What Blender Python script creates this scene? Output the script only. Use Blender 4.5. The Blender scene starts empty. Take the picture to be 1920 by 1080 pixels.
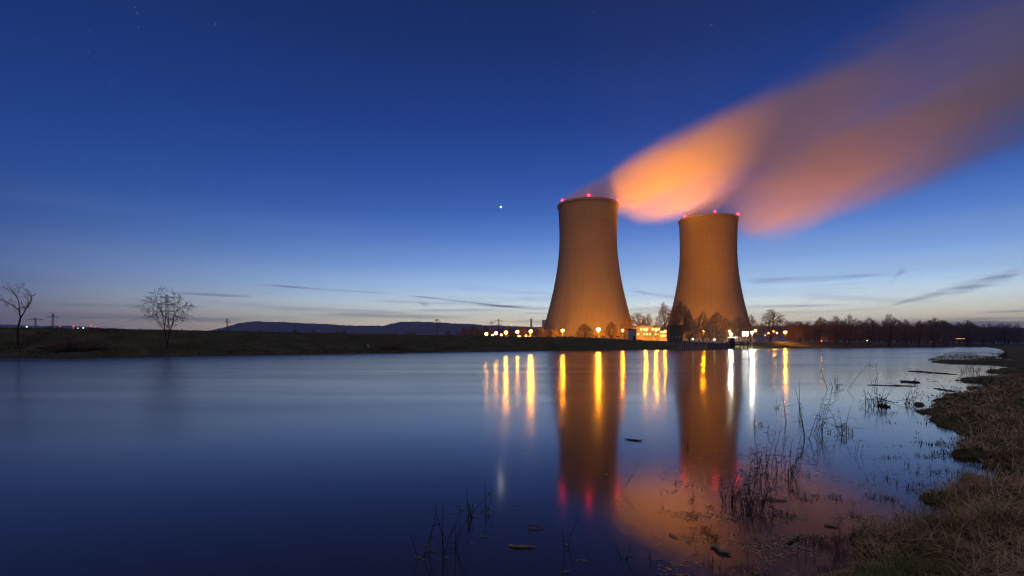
import bpy, math, random
import numpy as np
from mathutils import Vector, Matrix
R = math.radians
scene = bpy.context.scene
COL = scene.collection

# ------------------------------------------------------------------ camera
F = 960.0; HY = 647.0; CH = 2.0       # focal length in photo pixels, horizon row, eye height (m)
cam = bpy.data.cameras.new('camera'); cam_o = bpy.data.objects.new('camera', cam); COL.objects.link(cam_o)
cam.sensor_width = 36; cam.lens = 18; cam.shift_y = 107/1920; cam.clip_start = 0.1; cam.clip_end = 40000
cam_o.location = (0, 0, CH); cam_o.rotation_euler = (R(90), 0, 0)
scene.camera = cam_o
scene.view_settings.view_transform = 'Standard'; scene.view_settings.look = 'None'
scene.view_settings.exposure = 0; scene.view_settings.gamma = 1

def lin(c, k=1.0):
    return tuple((((v/255)/12.92) if v/255 <= .04045 else (((v/255)+.055)/1.055)**2.4)*k for v in c) + (1.0,)

# ------------------------------------------------------------------ world (dusk sky)
W = bpy.data.worlds.new('World'); scene.world = W; W.use_nodes = True
nt = W.node_tree; nt.nodes.clear()
class NB:
    """small node-graph writer"""
    def __init__(s, nt): s.nt = nt
    def n(s, t, **k):
        o = s.nt.nodes.new(t)
        for a, v in k.items(): setattr(o, a, v)
        return o
    def put(s, sock, v):
        if isinstance(v, bpy.types.NodeSocket): s.nt.links.new(v, sock)
        else: sock.default_value = v
    def m(s, op, a, b=None, c=None, clamp=False):
        o = s.n('ShaderNodeMath', operation=op, use_clamp=clamp)
        s.put(o.inputs[0], a)
        if b is not None: s.put(o.inputs[1], b)
        if c is not None: s.put(o.inputs[2], c)
        return o.outputs[0]
    def sstep(s, v, a, b, lo=0.0, hi=1.0):
        o = s.n('ShaderNodeMapRange', interpolation_type='SMOOTHSTEP')
        s.put(o.inputs[0], v); s.put(o.inputs[1], a); s.put(o.inputs[2], b); s.put(o.inputs[3], lo); s.put(o.inputs[4], hi)
        return o.outputs[0]
    def mapr(s, v, a, b, lo=0.0, hi=1.0):
        o = s.n('ShaderNodeMapRange')
        s.put(o.inputs[0], v); s.put(o.inputs[1], a); s.put(o.inputs[2], b); s.put(o.inputs[3], lo); s.put(o.inputs[4], hi)
        return o.outputs[0]
    def comb(s, x, y, z):
        o = s.n('ShaderNodeCombineXYZ'); s.put(o.inputs[0], x); s.put(o.inputs[1], y); s.put(o.inputs[2], z); return o.outputs[0]
    def noise(s, v, scale, detail=2.0, rough=0.5, dist=0.0):
        o = s.n('ShaderNodeTexNoise'); s.put(o.inputs['Vector'], v)
        o.inputs['Scale'].default_value = scale; o.inputs['Detail'].default_value = detail
        o.inputs['Roughness'].default_value = rough; o.inputs['Distortion'].default_value = dist
        return o.outputs['Fac']
    def mix(s, f, a, b, mode='MIX'):
        o = s.n('ShaderNodeMix', data_type='RGBA', blend_type=mode)
        s.put(o.inputs[0], f); s.put(o.inputs[6], a); s.put(o.inputs[7], b); return o.outputs[2]
    def ramp(s, f, stops, mode='LINEAR'):
        o = s.n('ShaderNodeValToRGB'); cr = o.color_ramp; cr.interpolation = mode
        while len(cr.elements) > 1: cr.elements.remove(cr.elements[-1])
        cr.elements[0].position = stops[0][0]; cr.elements[0].color = stops[0][1]
        for p, c in stops[1:]:
            e = cr.elements.new(p); e.color = c
        s.put(o.inputs[0], f); return o.outputs[0]
    def fcurve(s, v, pts):
        o = s.n('ShaderNodeFloatCurve'); c = o.mapping.curves[0]
        c.points[0].location = pts[0]; c.points[1].location = pts[-1]
        for p in pts[1:-1]: c.points.new(*p)
        o.mapping.update(); s.put(o.inputs['Value'], v); return o.outputs[0]
g = NB(nt)
tc = g.n('ShaderNodeTexCoord'); sep = g.n('ShaderNodeSeparateXYZ'); nt.links.new(tc.outputs['Generated'], sep.inputs[0])
dx, dy, dz = sep.outputs
el = g.m('MULTIPLY', g.m('ARCSINE', dz), 57.29578)
az = g.m('MULTIPLY', g.m('ARCTAN2', dx, dy), 57.29578)
hlen = g.m('MAXIMUM', g.m('SQRT', g.m('ADD', g.m('MULTIPLY', dx, dx), g.m('MULTIPLY', dy, dy))), 1e-4)
GA = R(20)
cosg = g.m('DIVIDE', g.m('ADD', g.m('MULTIPLY', dx, math.sin(GA)), g.m('MULTIPLY', dy, math.cos(GA))), hlen)
glow = g.mapr(cosg, 0.38, 0.99)
e60 = g.m('POWER', g.m('MAXIMUM', g.m('DIVIDE', el, 90.0), 0.0), 0.5)
def st(d, c): return (math.sqrt(max(d, 0)/90), lin(c))
def sl(d, c):
    k = float(np.interp(d, [0,3,5,8,12], [2.2,1.9,1.45,1.15,1.0])); l = lin(c); b_ = float(np.interp(d, [0,4,7], [.80,.86,1])); return (math.sqrt(d/90), (l[0]*k*1.04, l[1]*k, l[2]*k*b_, 1))
def sc(d, c):
    k = np.interp(d, [0,2,3.4,5.8,8.7,11.6,14.4,20,30], [3.1,3.1,2.8,2.15,1.62,1.42,1.25,1.05,.9]); w = np.interp(d, [0,2,6], [1.15,1.13,1.03]); l = lin(c); rd = float(np.interp(d, [5,9,14], [1,.93,.80]))
    return (math.sqrt(d/90), (l[0]*k*w*rd, l[1]*k*(1+(w-1)*.5), l[2]*k*(2-w), 1))
rampC = g.ramp(e60, [sc(0,(112,104,116)), sc(.9,(165,148,140)), sc(2.0,(190,178,158)), sc(3.2,(186,188,180)), sc(4.6,(174,192,206)),
    sc(6.2,(150,178,212)), sc(8.7,(118,152,208)), sc(11.6,(88,122,196)), sc(14.4,(66,99,180)), sc(17.7,(49,82,165)), sc(23,(34,64,143)),
    sc(30,(25,50,118)), sc(36,(22,42,98)), sc(90,(14,26,66))])
rampL = g.ramp(e60, [sl(0,(82,76,88)), sl(1.2,(106,94,102)), sl(2.2,(101,96,112)), sl(3.5,(92,98,126)), sl(5,(82,99,143)),
    sl(7,(70,97,152)), sl(10,(54,86,154)), sl(14.5,(37,74,147)), sl(19,(28,62,134)), sl(25,(21,51,117)), sl(34,(17,42,98)), sl(90,(12,24,66))])
sky = g.mix(glow, rampL, rampC)
# thin stratus bands low over the horizon
band_v = g.comb(g.m('MULTIPLY', az, 0.045), g.m('MULTIPLY', g.m('ADD', el, g.m('MULTIPLY', az, 0.006)), 1.25), 3.7)
bn = g.noise(band_v, 1.0, 3.0, 0.55)
bm = g.m('MULTIPLY', g.sstep(bn, 0.50, 0.66), g.m('MULTIPLY', g.sstep(el, 0.2, 1.2), g.sstep(el, 7.0, 3.0)))
bm = g.m('MULTIPLY', bm, g.sstep(az, 0.0, 30.0, 0.38, 0.55))
sky = g.mix(bm, sky, lin((104,104,128)))
bn2 = g.noise(g.comb(g.m('MULTIPLY', az, 0.02), g.m('MULTIPLY', el, 0.35), 9.1), 1.0, 2.0, 0.5)
sky = g.mix(g.m('MULTIPLY', g.sstep(bn2, 0.45, 0.7), g.m('MULTIPLY', g.sstep(el, 2.0, 5.0), g.sstep(el, 16.0, 7.0, 0.0, 0.18))), sky, lin((150,170,205)))
# single cloud wisps and contrails, as lines on the sky sphere
warp = g.m('SUBTRACT', g.noise(g.comb(g.m('MULTIPLY', az, 0.25), g.m('MULTIPLY', el, 0.5), 1.3), 1.0, 3.0, 0.6), 0.5)
def ae(px, py):
    x = px-960; y = HY-py
    return math.degrees(math.atan2(x, F)), math.degrees(math.atan2(y, math.hypot(x, F)))
fib = g.noise(g.comb(g.m('MULTIPLY', az, 0.12), g.m('MULTIPLY', el, 3.0), 5.5), 1.0, 3.0, 0.6)
def wisp(p0, p1, w0, w1, op, wamp, color=(88,98,128), soft=0.25):
    global sky
    a0, e0 = ae(*p0); a1, e1 = ae(*p1); L = math.hypot(a1-a0, e1-e0); c, s_ = (a1-a0)/L, (e1-e0)/L
    da = g.m('SUBTRACT', az, a0); de = g.m('SUBTRACT', el, e0)
    u = g.m('DIVIDE', g.m('ADD', g.m('MULTIPLY', da, c), g.m('MULTIPLY', de, s_)), L)
    v = g.m('SUBTRACT', g.m('MULTIPLY', de, c), g.m('MULTIPLY', da, s_))
    v = g.m('ABSOLUTE', g.m('ADD', v, g.m('MULTIPLY', warp, wamp)))
    w = g.mapr(u, 0.0, 1.0, w0, w1)
    mk = g.m('MULTIPLY', g.sstep(g.m('DIVIDE', v, w), 1.0, 0.1), g.m('MULTIPLY', g.sstep(u, 0.0, soft), g.sstep(u, 1.0, 1-soft)))
    mk = g.m('MULTIPLY', mk, g.mapr(fib, 0.35, 0.65, 0.15*op, op*.92))
    sky = g.mix(mk, sky, lin(color))
wisp((470,532), (760,552), .16, .10, .75, .15, (80,96,140))
wisp((720,548), (1034,583), .09, .16, .85, .1, (92,98,130))
wisp((880,570), (1060,580), .2, .35, .7, .2, (110,108,132))
wisp((300,548), (490,556), .25, .22, .6, .1, (92,98,135))
wisp((60,570), (400,576), .16, .25, .6, .15, (72,74,100))
wisp((780,569), (812,572), .25, .25, .6, .1, (95,105,135), .4)
wisp((820,536), (1060,552), .5, .25, .4, .3, (120,135,165))
wisp((1170,542), (1290,562), .2, .3, .45, .3, (112,125,155))
wisp((1380,528), (1690,514), .55, .25, .55, .25, (108,128,168))
wisp((1662,535), (1702,500), .12, .45, .6, .3, (104,122,160), .35)
wisp((1655,577), (1800,540), .12, .5, .7, .35, (92,104,132), .3)
wisp((1760,550), (1935,505), .8, .5, .75, 1.1, (88,104,140), .3)
wisp((560,588), (900,596), .35, .25, .45, .2, (120,118,135))
wisp((660,562), (1000,572), .3, .3, .35, .3, (118,128,155))
wisp((1480,556), (1780,566), .45, .3, .35, .4, (135,148,172))
wisp((1380,589), (1700,577), .22, .2, .45, .1, (116,122,142))
wisp((1420,606), (1990,606), .3, .8, .9, .15, (84,82,106), .2)
wisp((1820,586), (1990,580), .15, .2, .6, .1, (112,114,130))
lp = g.sstep(el, -1.0, 0.0, 0.25, 1.0)
sky = g.mix(1.0, sky, g.comb(lp, lp, lp), 'MULTIPLY')
nish = g.n('ShaderNodeTexSky', sky_type='NISHITA'); nish.sun_disc = False
nish.sun_elevation = R(-6); nish.sun_rotation = GA; nish.altitude = 100
bg1 = g.n('ShaderNodeBackground'); nt.links.new(sky, bg1.inputs[0]); bg1.inputs[1].default_value = 1.0
bg2 = g.n('ShaderNodeBackground'); nt.links.new(nish.outputs[0], bg2.inputs[0]); bg2.inputs[1].default_value = 0.05
add = g.n('ShaderNodeAddShader'); nt.links.new(bg1.outputs[0], add.inputs[0]); nt.links.new(bg2.outputs[0], add.inputs[1])
wo = g.n('ShaderNodeOutputWorld'); nt.links.new(add.outputs[0], wo.inputs[0])

# one weak warm low light from behind the camera
sun = bpy.data.lights.new('sun', 'SUN'); sun.energy = 0.62; sun.angle = R(25); sun.color = (1.0, 0.76, 0.52)
sun_o = bpy.data.objects.new('sun', sun); COL.objects.link(sun_o)
sun_o.rotation_euler = Vector((0.15, 0.5, -0.85)).to_track_quat('-Z', 'Y').to_euler()
SODIUM = (1.0, 0.31, 0.004)
scene.cycles.volume_bounces = 1; scene.cycles.max_bounces = 6; scene.cycles.diffuse_bounces = 2; scene.cycles.glossy_bounces = 3
scene.cycles.transparent_max_bounces = 8; scene.cycles.volume_max_steps = 256; scene.cycles.volume_step_rate = 1.0
scene.cycles.sample_clamp_indirect = 6.0; scene.cycles.use_light_tree = True; scene.cycles.filter_width = 1.2
scene.cycles.caustics_reflective = False; scene.cycles.caustics_refractive = False

# ------------------------------------------------------------------ helpers
def at(px, py, D): return Vector(((px-960)/F*D, D, CH-(py-HY)/F*D))
def wpt(px, py):
    d = CH*F/(py-HY); return ((px-960)/F*d, d)
def tag(o, label=None, cat=None, group=None, kind=None):
    if label: o['label'] = label
    if cat: o['category'] = cat
    if group: o['group'] = group
    if kind: o['kind'] = kind
    return o
def empty(name, loc, rz=0, scale=None):
    o = bpy.data.objects.new(name, None); COL.objects.link(o); o.location = loc; o.rotation_euler = (0,0,rz)
    o.empty_display_size = .5
    if scale is not None: o.scale = scale
    return o
def copy_tree(o, parent=None):
    c = o.copy(); COL.objects.link(c); c.parent = parent
    for k in ('label', 'group'):
        if parent is None and k in c.keys(): pass
    for ch in list(o.children): copy_tree(ch, c)
    return c
class MB:
    def __init__(s): s.v = []; s.f = []; s.n = 0
    def add(s, v, f):
        s.v.append(np.asarray(v, float).reshape(-1, 3)); s.f += [tuple(int(i)+s.n for i in q) for q in f]; s.n += len(s.v[-1])
    def box(s, c, d, rz=0.0, taper=1.0):
        x, y, z = d[0]/2, d[1]/2, d[2]/2
        p = np.array([[i*x*(taper if k > 0 else 1), j*y*(taper if k > 0 else 1), k*z] for k in (-1,1) for j in (-1,1) for i in (-1,1)])
        if rz:
            cs, sn = math.cos(rz), math.sin(rz); p = p @ np.array([[cs, sn, 0], [-sn, cs, 0], [0,0,1]])
        s.add(p+np.array(c), [(0,2,3,1),(4,5,7,6),(0,1,5,4),(2,6,7,3),(1,3,7,5),(0,4,6,2)])
    def tube(s, pts, rad, n=6):
        pts = [Vector(p) for p in pts]; k = len(pts)
        if not hasattr(rad, '__len__'): rad = [rad]*k
        V = []
        for i, p in enumerate(pts):
            t = (pts[min(i+1,k-1)]-pts[max(i-1,0)]).normalized()
            a = t.cross(Vector((0,0,1)) if abs(t.z) < .9 else Vector((1,0,0))).normalized(); b = t.cross(a)
            for j in range(n):
                q = 2*math.pi*j/n; V.append(p+(a*math.cos(q)+b*math.sin(q))*rad[i])
        Fc = [(i*n+j, i*n+(j+1)%n, (i+1)*n+(j+1)%n, (i+1)*n+j) for i in range(k-1) for j in range(n)]
        Fc += [tuple(range(n-1,-1,-1)), tuple((k-1)*n+j for j in range(n))]
        s.add([tuple(v) for v in V], Fc)
    def lathe(s, prof, n=24, c=(0,0,0), caps=True):
        V = [(c[0]+r*math.cos(2*math.pi*j/n), c[1]+r*math.sin(2*math.pi*j/n), c[2]+z) for r, z in prof for j in range(n)]
        k = len(prof); Fc = [(i*n+j, i*n+(j+1)%n, (i+1)*n+(j+1)%n, (i+1)*n+j) for i in range(k-1) for j in range(n)]
        if caps: Fc += [tuple(range(n-1,-1,-1)), tuple((k-1)*n+j for j in range(n))]
        s.add(V, Fc)
    def build(s, name, mat, parent=None, smooth=False):
        me = bpy.data.meshes.new(name); me.from_pydata(np.concatenate(s.v).tolist(), [], s.f); me.update()
        if smooth: me.shade_smooth()
        if mat: me.materials.append(mat)
        o = bpy.data.objects.new(name, me); COL.objects.link(o); o.parent = parent
        return o
def mesh_np(name, V, faces, mat, parent=None, smooth=False):
    """V (n,3); faces (m,k) array of one arity"""
    V = np.asarray(V, np.float32); faces = np.asarray(faces, np.int32); m, k = faces.shape
    me = bpy.data.meshes.new(name); me.vertices.add(len(V)); me.vertices.foreach_set('co', V.ravel())
    me.loops.add(m*k); me.loops.foreach_set('vertex_index', faces.ravel())
    me.polygons.add(m); me.polygons.foreach_set('loop_start', np.arange(0, m*k, k, dtype=np.int32))
    me.polygons.foreach_set('loop_total', np.full(m, k, np.int32))
    me.update(calc_edges=True)
    if smooth: me.shade_smooth()
    if mat: me.materials.append(mat)
    o = bpy.data.objects.new(name, me); COL.objects.link(o); o.parent = parent
    return o
def segs_mesh(name, segs, mat, parent=None, n=3, smooth=False):
    """segs: rows p0(3) p1(3) r0 r1 -> tapered n-sided tubes"""
    S = np.asarray(segs, float); p0, p1, r0, r1 = S[:,0:3], S[:,3:6], S[:,6], S[:,7]
    t = p1-p0; t /= np.maximum(np.linalg.norm(t, axis=1, keepdims=True), 1e-9)
    ref = np.where(np.abs(t[:,2:3]) < .9, np.array([[0,0,1.]]), np.array([[1.,0,0]]))
    a = np.cross(t, ref); a /= np.linalg.norm(a, axis=1, keepdims=True); b = np.cross(t, a)
    V = np.zeros((len(S), 2, n, 3))
    for j in range(n):
        q = 2*math.pi*j/n; d = a*math.cos(q)+b*math.sin(q)
        V[:,0,j] = p0+d*r0[:,None]; V[:,1,j] = p1+d*r1[:,None]
    base = (np.arange(len(S))*2*n)[:,None]
    fs = [np.concatenate([base+j, base+(j+1)%n, base+n+(j+1)%n, base+n+j], 1) for j in range(n)]
    return mesh_np(name, V.reshape(-1,3), np.concatenate(fs), mat, parent, smooth)
# lattice noise
_rs = np.random.RandomState(5); _lat = _rs.rand(256,256)
def vnoise(x, y):
    xi = np.floor(x).astype(int); yi = np.floor(y).astype(int); fx = x-xi; fy = y-yi
    fx = fx*fx*(3-2*fx); fy = fy*fy*(3-2*fy)
    a = _lat[xi&255, yi&255]; b = _lat[(xi+1)&255, yi&255]; c = _lat[xi&255, (yi+1)&255]; d = _lat[(xi+1)&255, (yi+1)&255]
    return (a*(1-fx)+b*fx)*(1-fy)+(c*(1-fx)+d*fx)*fy-.5
def fbm(x, y, o=3):
    r = 0; k = 1
    for i in range(o): r = r+vnoise(x*2**i+17*i, y*2**i+5*i)*k; k *= .5
    return r
# ------------------------------------------------------------------ materials
def pmat(name, color, rough=0.8, color2=None, nscale=1.0, detail=3.0, bump=0.0, metal=0.0, stretch=None, world=False, spec=0.3, lo=.35, hi=.65, bscale=None):
    m = bpy.data.materials.new(name); m.use_nodes = True; t = m.node_tree; b = t.nodes['Principled BSDF']; q = NB(t)
    b.inputs['Roughness'].default_value = rough; b.inputs['Metallic'].default_value = metal; b.inputs['Specular IOR Level'].default_value = spec
    c = tuple(color)+(1,) if len(color) == 3 else color
    b.inputs['Base Color'].default_value = c
    vec = None
    if color2 or bump:
        tcn = q.n('ShaderNodeTexCoord'); vec = tcn.outputs['Object']
        if stretch:
            mp = q.n('ShaderNodeMapping'); t.links.new(vec, mp.inputs[0]); mp.inputs['Scale'].default_value = stretch; vec = mp.outputs[0]
        fac = q.noise(vec, nscale, detail, .6)
    if color2:
        c2 = tuple(color2)+(1,)
        t.links.new(q.mix(q.sstep(fac, lo, hi), c, c2), b.inputs['Base Color'])
    if bump:
        bp = q.n('ShaderNodeBump'); bp.inputs['Strength'].default_value = bump; bp.inputs['Distance'].default_value = 0.2
        t.links.new(q.noise(vec, bscale or nscale*3, 4, .6), bp.inputs['Height']); t.links.new(bp.outputs[0], b.inputs['Normal'])
    return m
def emat(name, color, strength):
    m = bpy.data.materials.new(name); m.use_nodes = True; t = m.node_tree; t.nodes.clear()
    e = t.nodes.new('ShaderNodeEmission'); e.inputs[0].default_value = tuple(color)+(1,); e.inputs[1].default_value = strength
    o = t.nodes.new('ShaderNodeOutputMaterial'); t.links.new(e.outputs[0], o.inputs[0]); return m
M = {}
M['ground'] = pmat('ground', (.078,.074,.042), 1.0, (.042,.050,.024), .22, 6, .9, spec=.1, bscale=2.2)
M['grass'] = pmat('dry grass', (.36,.27,.15), .9, (.12,.12,.052), 1.3, 6, spec=.15, lo=.40, hi=.62)
M['grassfar'] = pmat('bank grass', (.12,.102,.06), .95, (.05,.056,.026), .5, 4, spec=.1)
M['straw'] = pmat('straw', (.48,.36,.22), .8, (.24,.17,.10), 9, 3, spec=.2)
M['reed'] = pmat('dead reed', (.020,.016,.012), .8, (.045,.034,.024), 12, 3, spec=.3)
M['bark'] = pmat('bark', (.055,.042,.032), .9, (.03,.024,.02), 3, 4, spec=.2)
M['twig'] = pmat('twig', (.19,.12,.09), .9, (.11,.07,.055), .5, 3, spec=.2)
M['driftwood'] = pmat('driftwood', (.42,.32,.23), .6, (.22,.16,.11), 14, 4, bump=.5, spec=.5)
M['darkwood'] = pmat('wet dark wood', (.05,.038,.03), .5, (.1,.075,.055), 6, 4, bump=.5, spec=.5)
M['concrete'] = pmat('concrete', (.34,.32,.29), .9, (.26,.245,.22), .8, 4)
M['beige'] = pmat('beige cladding', (.45,.40,.33), .8, (.38,.34,.28), .3, 3)
M['pale'] = pmat('pale painted metal', (.30,.31,.33), .6, (.25,.26,.28), 2, 3)
M['darkwall'] = pmat('dark timber', (.045,.038,.032), .9, (.03,.026,.022), 2, 3)
M['roof'] = pmat('dark roofing', (.06,.055,.052), .8, (.045,.042,.04), 2, 3)
M['steel'] = pmat('galvanised steel', (.30,.30,.30), .5, (.22,.22,.22), 3, 3, metal=.4)
M['pylon'] = pmat('weathered pylon steel', (.14,.14,.15), .7, (.10,.10,.11), 1, 2, metal=.2)
M['glass'] = pmat('dark window glass', (.02,.022,.026), .1, spec=.6)
M['rust'] = pmat('sheet pile steel', (.20,.17,.14), .8, (.11,.09,.075), 2, 4)
M['white'] = pmat('white paint', (.7,.7,.7), .5, (.6,.6,.6), 3, 2)
M['hill'] = pmat('wooded hill', (.05,.05,.05), 1.0, (.08,.07,.07), .01, 5, spec=.05)
M['sodium'] = emat('sodium bulb', (1.0,.36,.05), 200)
M['sodium_dim'] = emat('dim sodium bulb', (1.0,.36,.05), 50)
M['whitelamp'] = emat('white bulb', (1.0,.95,.72), 80)
M['panel'] = emat('backlit panel', (1.0,.93,.80), 14)
M['greenlamp'] = emat('greenish white bulb', (.95,1.0,.6), 14)
M['red'] = emat('red beacon', (1.0,.004,.012), 75)
M['redfar'] = emat('far red beacon', (1.0,.05,.05), 3)
M['whitefar'] = emat('far white lamp', (1.0,.85,.65), 4)
M['strip'] = emat('lit canopy edge', (1.0,.5,.2), 2.2)
M['litwin'] = emat('lit window', (1.0,.55,.16), 6.0)
M['star'] = emat('starlight', (.8,.88,1.0), 1.1)
M['planet'] = emat('planet light', (1.0,.96,.9), 170)

# ------------------------------------------------------------------ terrain
near_px = [(1846,650.6),(1862,652.5),(1876,655),(1884,660),(1872,668),(1880,672),(1910,675.6),(1880,679),(1780,677.7),(1738,678.6),(1765,681.5),
 (1850,684),(1880,687),(1912,689.5),(1880,692),(1849,695),(1860,700),(1900,702),(1902,705),(1870,706),(1832,707.5),(1799,712.5),
 (1802,716),(1840,719),(1868,721.5),(1850,725),(1827,728.5),(1840,731),(1874,734.5),(1850,736),(1820,737.5),(1787,742),(1765,751),
 (1748,768),(1752,784),(1785,797),(1811,816),(1815,838),(1832,858),(1870,868),(1896,875),(1862,885),(1860,897),(1902,912),(1885,925),
 (1832,907),(1807,914),(1780,925),(1747,937),(1790,942),(1811,956),(1806,972),(1790,982),(1726,987),(1668,1004),(1635,1015),(1600,1032),
 (1575,1066),(1545,1100),(1480,1160)]
near_poly = [(1500,1020),(900,720),(560,520)] + [wpt(*p) for p in near_px] + [(.5,2.9),(-3,2.6),(-10,1.5),(-40,-8),(-200,-70),(-3000,-900),(-3000,-6000),(6000,-6000),(6000,1500)]
far_px = [(0,672),(200,670),(400,667),(600,664),(800,661),(1000,658.4),(1150,657),(1250,656),(1400,654.5),(1500,653.3),(1600,652.3),(1700,651.3),(1850,650)]
far_line = [(-3000,-850),(-800,-150),(-300,0),(-150,44)] + [wpt(*p) for p in far_px] + [(900,800),(1500,1120),(6000,1700)]
far_poly = far_line + [(14000,1700),(14000,14000),(-14000,14000),(-14000,-850)]
def sdist(poly, x, y):
    P = np.array(poly); Q = np.roll(P, -1, 0); best = np.full(x.shape, 1e18); inside = np.zeros(x.shape, bool)
    for (ax, ay), (bx, by) in zip(P, Q):
        ex, ey = bx-ax, by-ay; L = ex*ex+ey*ey
        t = np.clip(((x-ax)*ex+(y-ay)*ey)/L, 0, 1); d = (x-ax-t*ex)**2+(y-ay-t*ey)**2; best = np.minimum(best, d)
        cond = ((ay > y) != (by > y))
        if ey != 0: inside ^= cond & (x < ax+(y-ay)*ex/ey)
    return np.where(inside, 1, -1)*np.sqrt(best)
def ss(x, a, b):
    t = np.clip((x-a)/(b-a), 0, 1); return t*t*(3-2*t)
def near_sd(x, y):
    d = np.hypot(x, y); k = np.clip(d/14, .25, 1.6)
    return sdist(near_poly, x, y) + k*(.35*fbm(x/.9, y/.9, 3)+.35*fbm(x/.3+7, y/.3, 2))*np.clip(30/d, .3, 1.5)
def height(x, y):
    x = np.asarray(x, float); y = np.asarray(y, float)
    sn = near_sd(x, y); sf = sdist(far_poly, x, y) + .8*fbm(x/4, y/4, 2)
    hn = np.where(sn > 0, .06*ss(sn,0,.12)+.20*(1-np.exp(-np.maximum(sn,0)/1.3))+np.minimum(1.25, .018*np.maximum(sn,0)) + .17*fbm(x/.7, y/.7, 3)*ss(sn,0,.8), np.maximum(sn*.22, -2.2))
    plat = 5.35-1.3*ss(x, 20, 75)+.25*ss(x, 110, 220)
    slope = .7*ss(sf, 0, 2.5)+(plat-.7)*ss(sf, 2.0, 27)
    hf = np.where(sf > 0, slope+.35*fbm(x/5, y/5, 3)*ss(sf, 1, 8)*(1-ss(sf, 22, 30))+.12*fbm(x/11, y/11, 2)*ss(sf, 1, 8), np.maximum(sf*.3, -2.2))
    return np.maximum(hn, hf)
def hgt(x, y): return float(height(np.array([float(x)]), np.array([float(y)]))[0])
def on_ground(px, D):
    x = (px-960)/F*D; return Vector((x, D, hgt(x, D)))
def gpy(px, D): return HY-(on_ground(px, D).z-CH)/D*F      # photo row where the ground lies there
rad = np.concatenate([[0.3], 0.6*1.0185**np.arange(0, 545)]); rad = rad[rad < 11500]
th = np.concatenate([np.arange(-70, 20, .33), np.arange(20, 50, .16), np.arange(50, 75, .3), np.arange(75, 290, 4.0)]); th = np.radians(th)
RR, TT = np.meshgrid(rad, th, indexing='ij'); GX = RR*np.sin(TT); GY = RR*np.cos(TT)
GZ = height(GX.ravel(), GY.ravel()); nR, nT = RR.shape
Vg = np.stack([GX.ravel(), GY.ravel(), GZ], 1)
ii, jj = np.meshgrid(np.arange(nR-1), np.arange(nT), indexing='ij'); j2 = (jj+1) % nT
fg = np.stack([ii*nT+jj, ii*nT+j2, (ii+1)*nT+j2, (ii+1)*nT+jj], -1).reshape(-1, 4)[:, ::-1]
gr = mesh_np('ground', Vg, fg, M['ground'], smooth=True); tag(gr, 'grassy river banks and flat fields', kind='structure')

# ------------------------------------------------------------------ water
wm = bpy.data.materials.new('river water'); wm.use_nodes = True; t = wm.node_tree; q = NB(t); b = t.nodes['Principled BSDF']
b.inputs['Base Color'].default_value = (.030,.020,.018,1); b.inputs['IOR'].default_value = 1.40; b.inputs['Specular IOR Level'].default_value = .5
geo = q.n('ShaderNodeNewGeometry'); sp = q.n('ShaderNodeSeparateXYZ'); t.links.new(geo.outputs['Position'], sp.inputs[0])
# distance from the sheltered near shore: calm shallows, ruffled stream
off = q.m('SUBTRACT', sp.outputs[1], q.m('MULTIPLY', sp.outputs[0], 0.9))
base_r = q.sstep(off, 5.0, 26.0, 0.105, 0.20)
rn = q.noise(q.comb(q.m('MULTIPLY', sp.outputs[0], .02), q.m('MULTIPLY', sp.outputs[1], .11), 0.0), 1.0, 3.0, .6)
t.links.new(q.m('MULTIPLY', base_r, q.mapr(rn, .3, .7, .72, 1.25)), b.inputs['Roughness'])
bp = q.n('ShaderNodeBump'); bp.inputs['Strength'].default_value = .03; bp.inputs['Distance'].default_value = .02
rip = q.noise(q.comb(q.m('MULTIPLY', sp.outputs[0], .5), q.m('MULTIPLY', sp.outputs[1], 2.0), 0.0), 1.0, 3.0, .55)
t.links.new(rip, bp.inputs['Height']); t.links.new(bp.outputs[0], b.inputs['Normal'])
wb = MB(); wb.add([(-3500,-1200,0),(6500,-1200,0),(6500,2200,0),(-3500,2200,0)], [(0,1,2,3)])
river = wb.build('river_water', wm); tag(river, 'smooth river water reflecting the dusk sky', kind='structure')

# ------------------------------------------------------------------ hills
def ridge(name, pts, D, depth, label, seed):
    xs = np.arange(pts[0][0], pts[-1][0], .9); tops = np.interp(xs, [p[0] for p in pts], [p[1] for p in pts])
    n = len(xs); rr = np.random.RandomState(seed); k = 9; V = []
    X = (xs-960)/F*D; Z = CH+(HY-tops)/F*D*1.07
    rough_ = np.convolve(rr.rand(n), [.25,.5,.25], 'same')*22-11
    for j in range(k):
        s = j/(k-1); prof = math.sin(math.pi*s)**.55 if 0 < s < 1 else 0
        y = D+depth*(s-.35)
        zz = -20+(Z+20+rough_*(.6+.4*rr.rand(n)))*prof
        zz = zz*(1 if prof > .95 else .96+.06*rr.rand(n))
        V.append(np.stack([X*(1+depth*(s-.35)/D*.4), np.full(n, y), zz], 1))
    V = np.stack(V, 0).reshape(-1, 3)
    f = [(j*n+i, j*n+i+1, (j+1)*n+i+1, (j+1)*n+i) for j in range(k-1) for i in range(n-1)]
    o = mesh_np(name, V, f, M['hill']); tag(o, label, kind='structure'); return o
ridge('hills', [(380,625),(400,619),(425,613),(445,606.5),(470,604.5),(500,605),(560,607),(600,608.5),(640,611.5),(680,612),(715,612),(735,607),(752,604.5),(790,604.5),(830,606),(865,608.5),(880,608),(900,610),(960,612),(1010,614),(1060,617),(1100,622)], 5200, 1600, 'wooded hills along the horizon', 3)
ridge('hills', [(-400,612),(-100,611),(0,610),(30,612),(60,613),(110,612.5),(140,613.5),(180,617),(300,620),(380,621),(440,622)], 7500, 1500, 'low far hills at the left horizon', 4)
ridge('hills', [(1080,620),(1200,614),(1500,612),(1700,614),(1920,616),(2300,614)], 6500, 1200, 'low far hills behind the right bank', 5)

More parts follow.
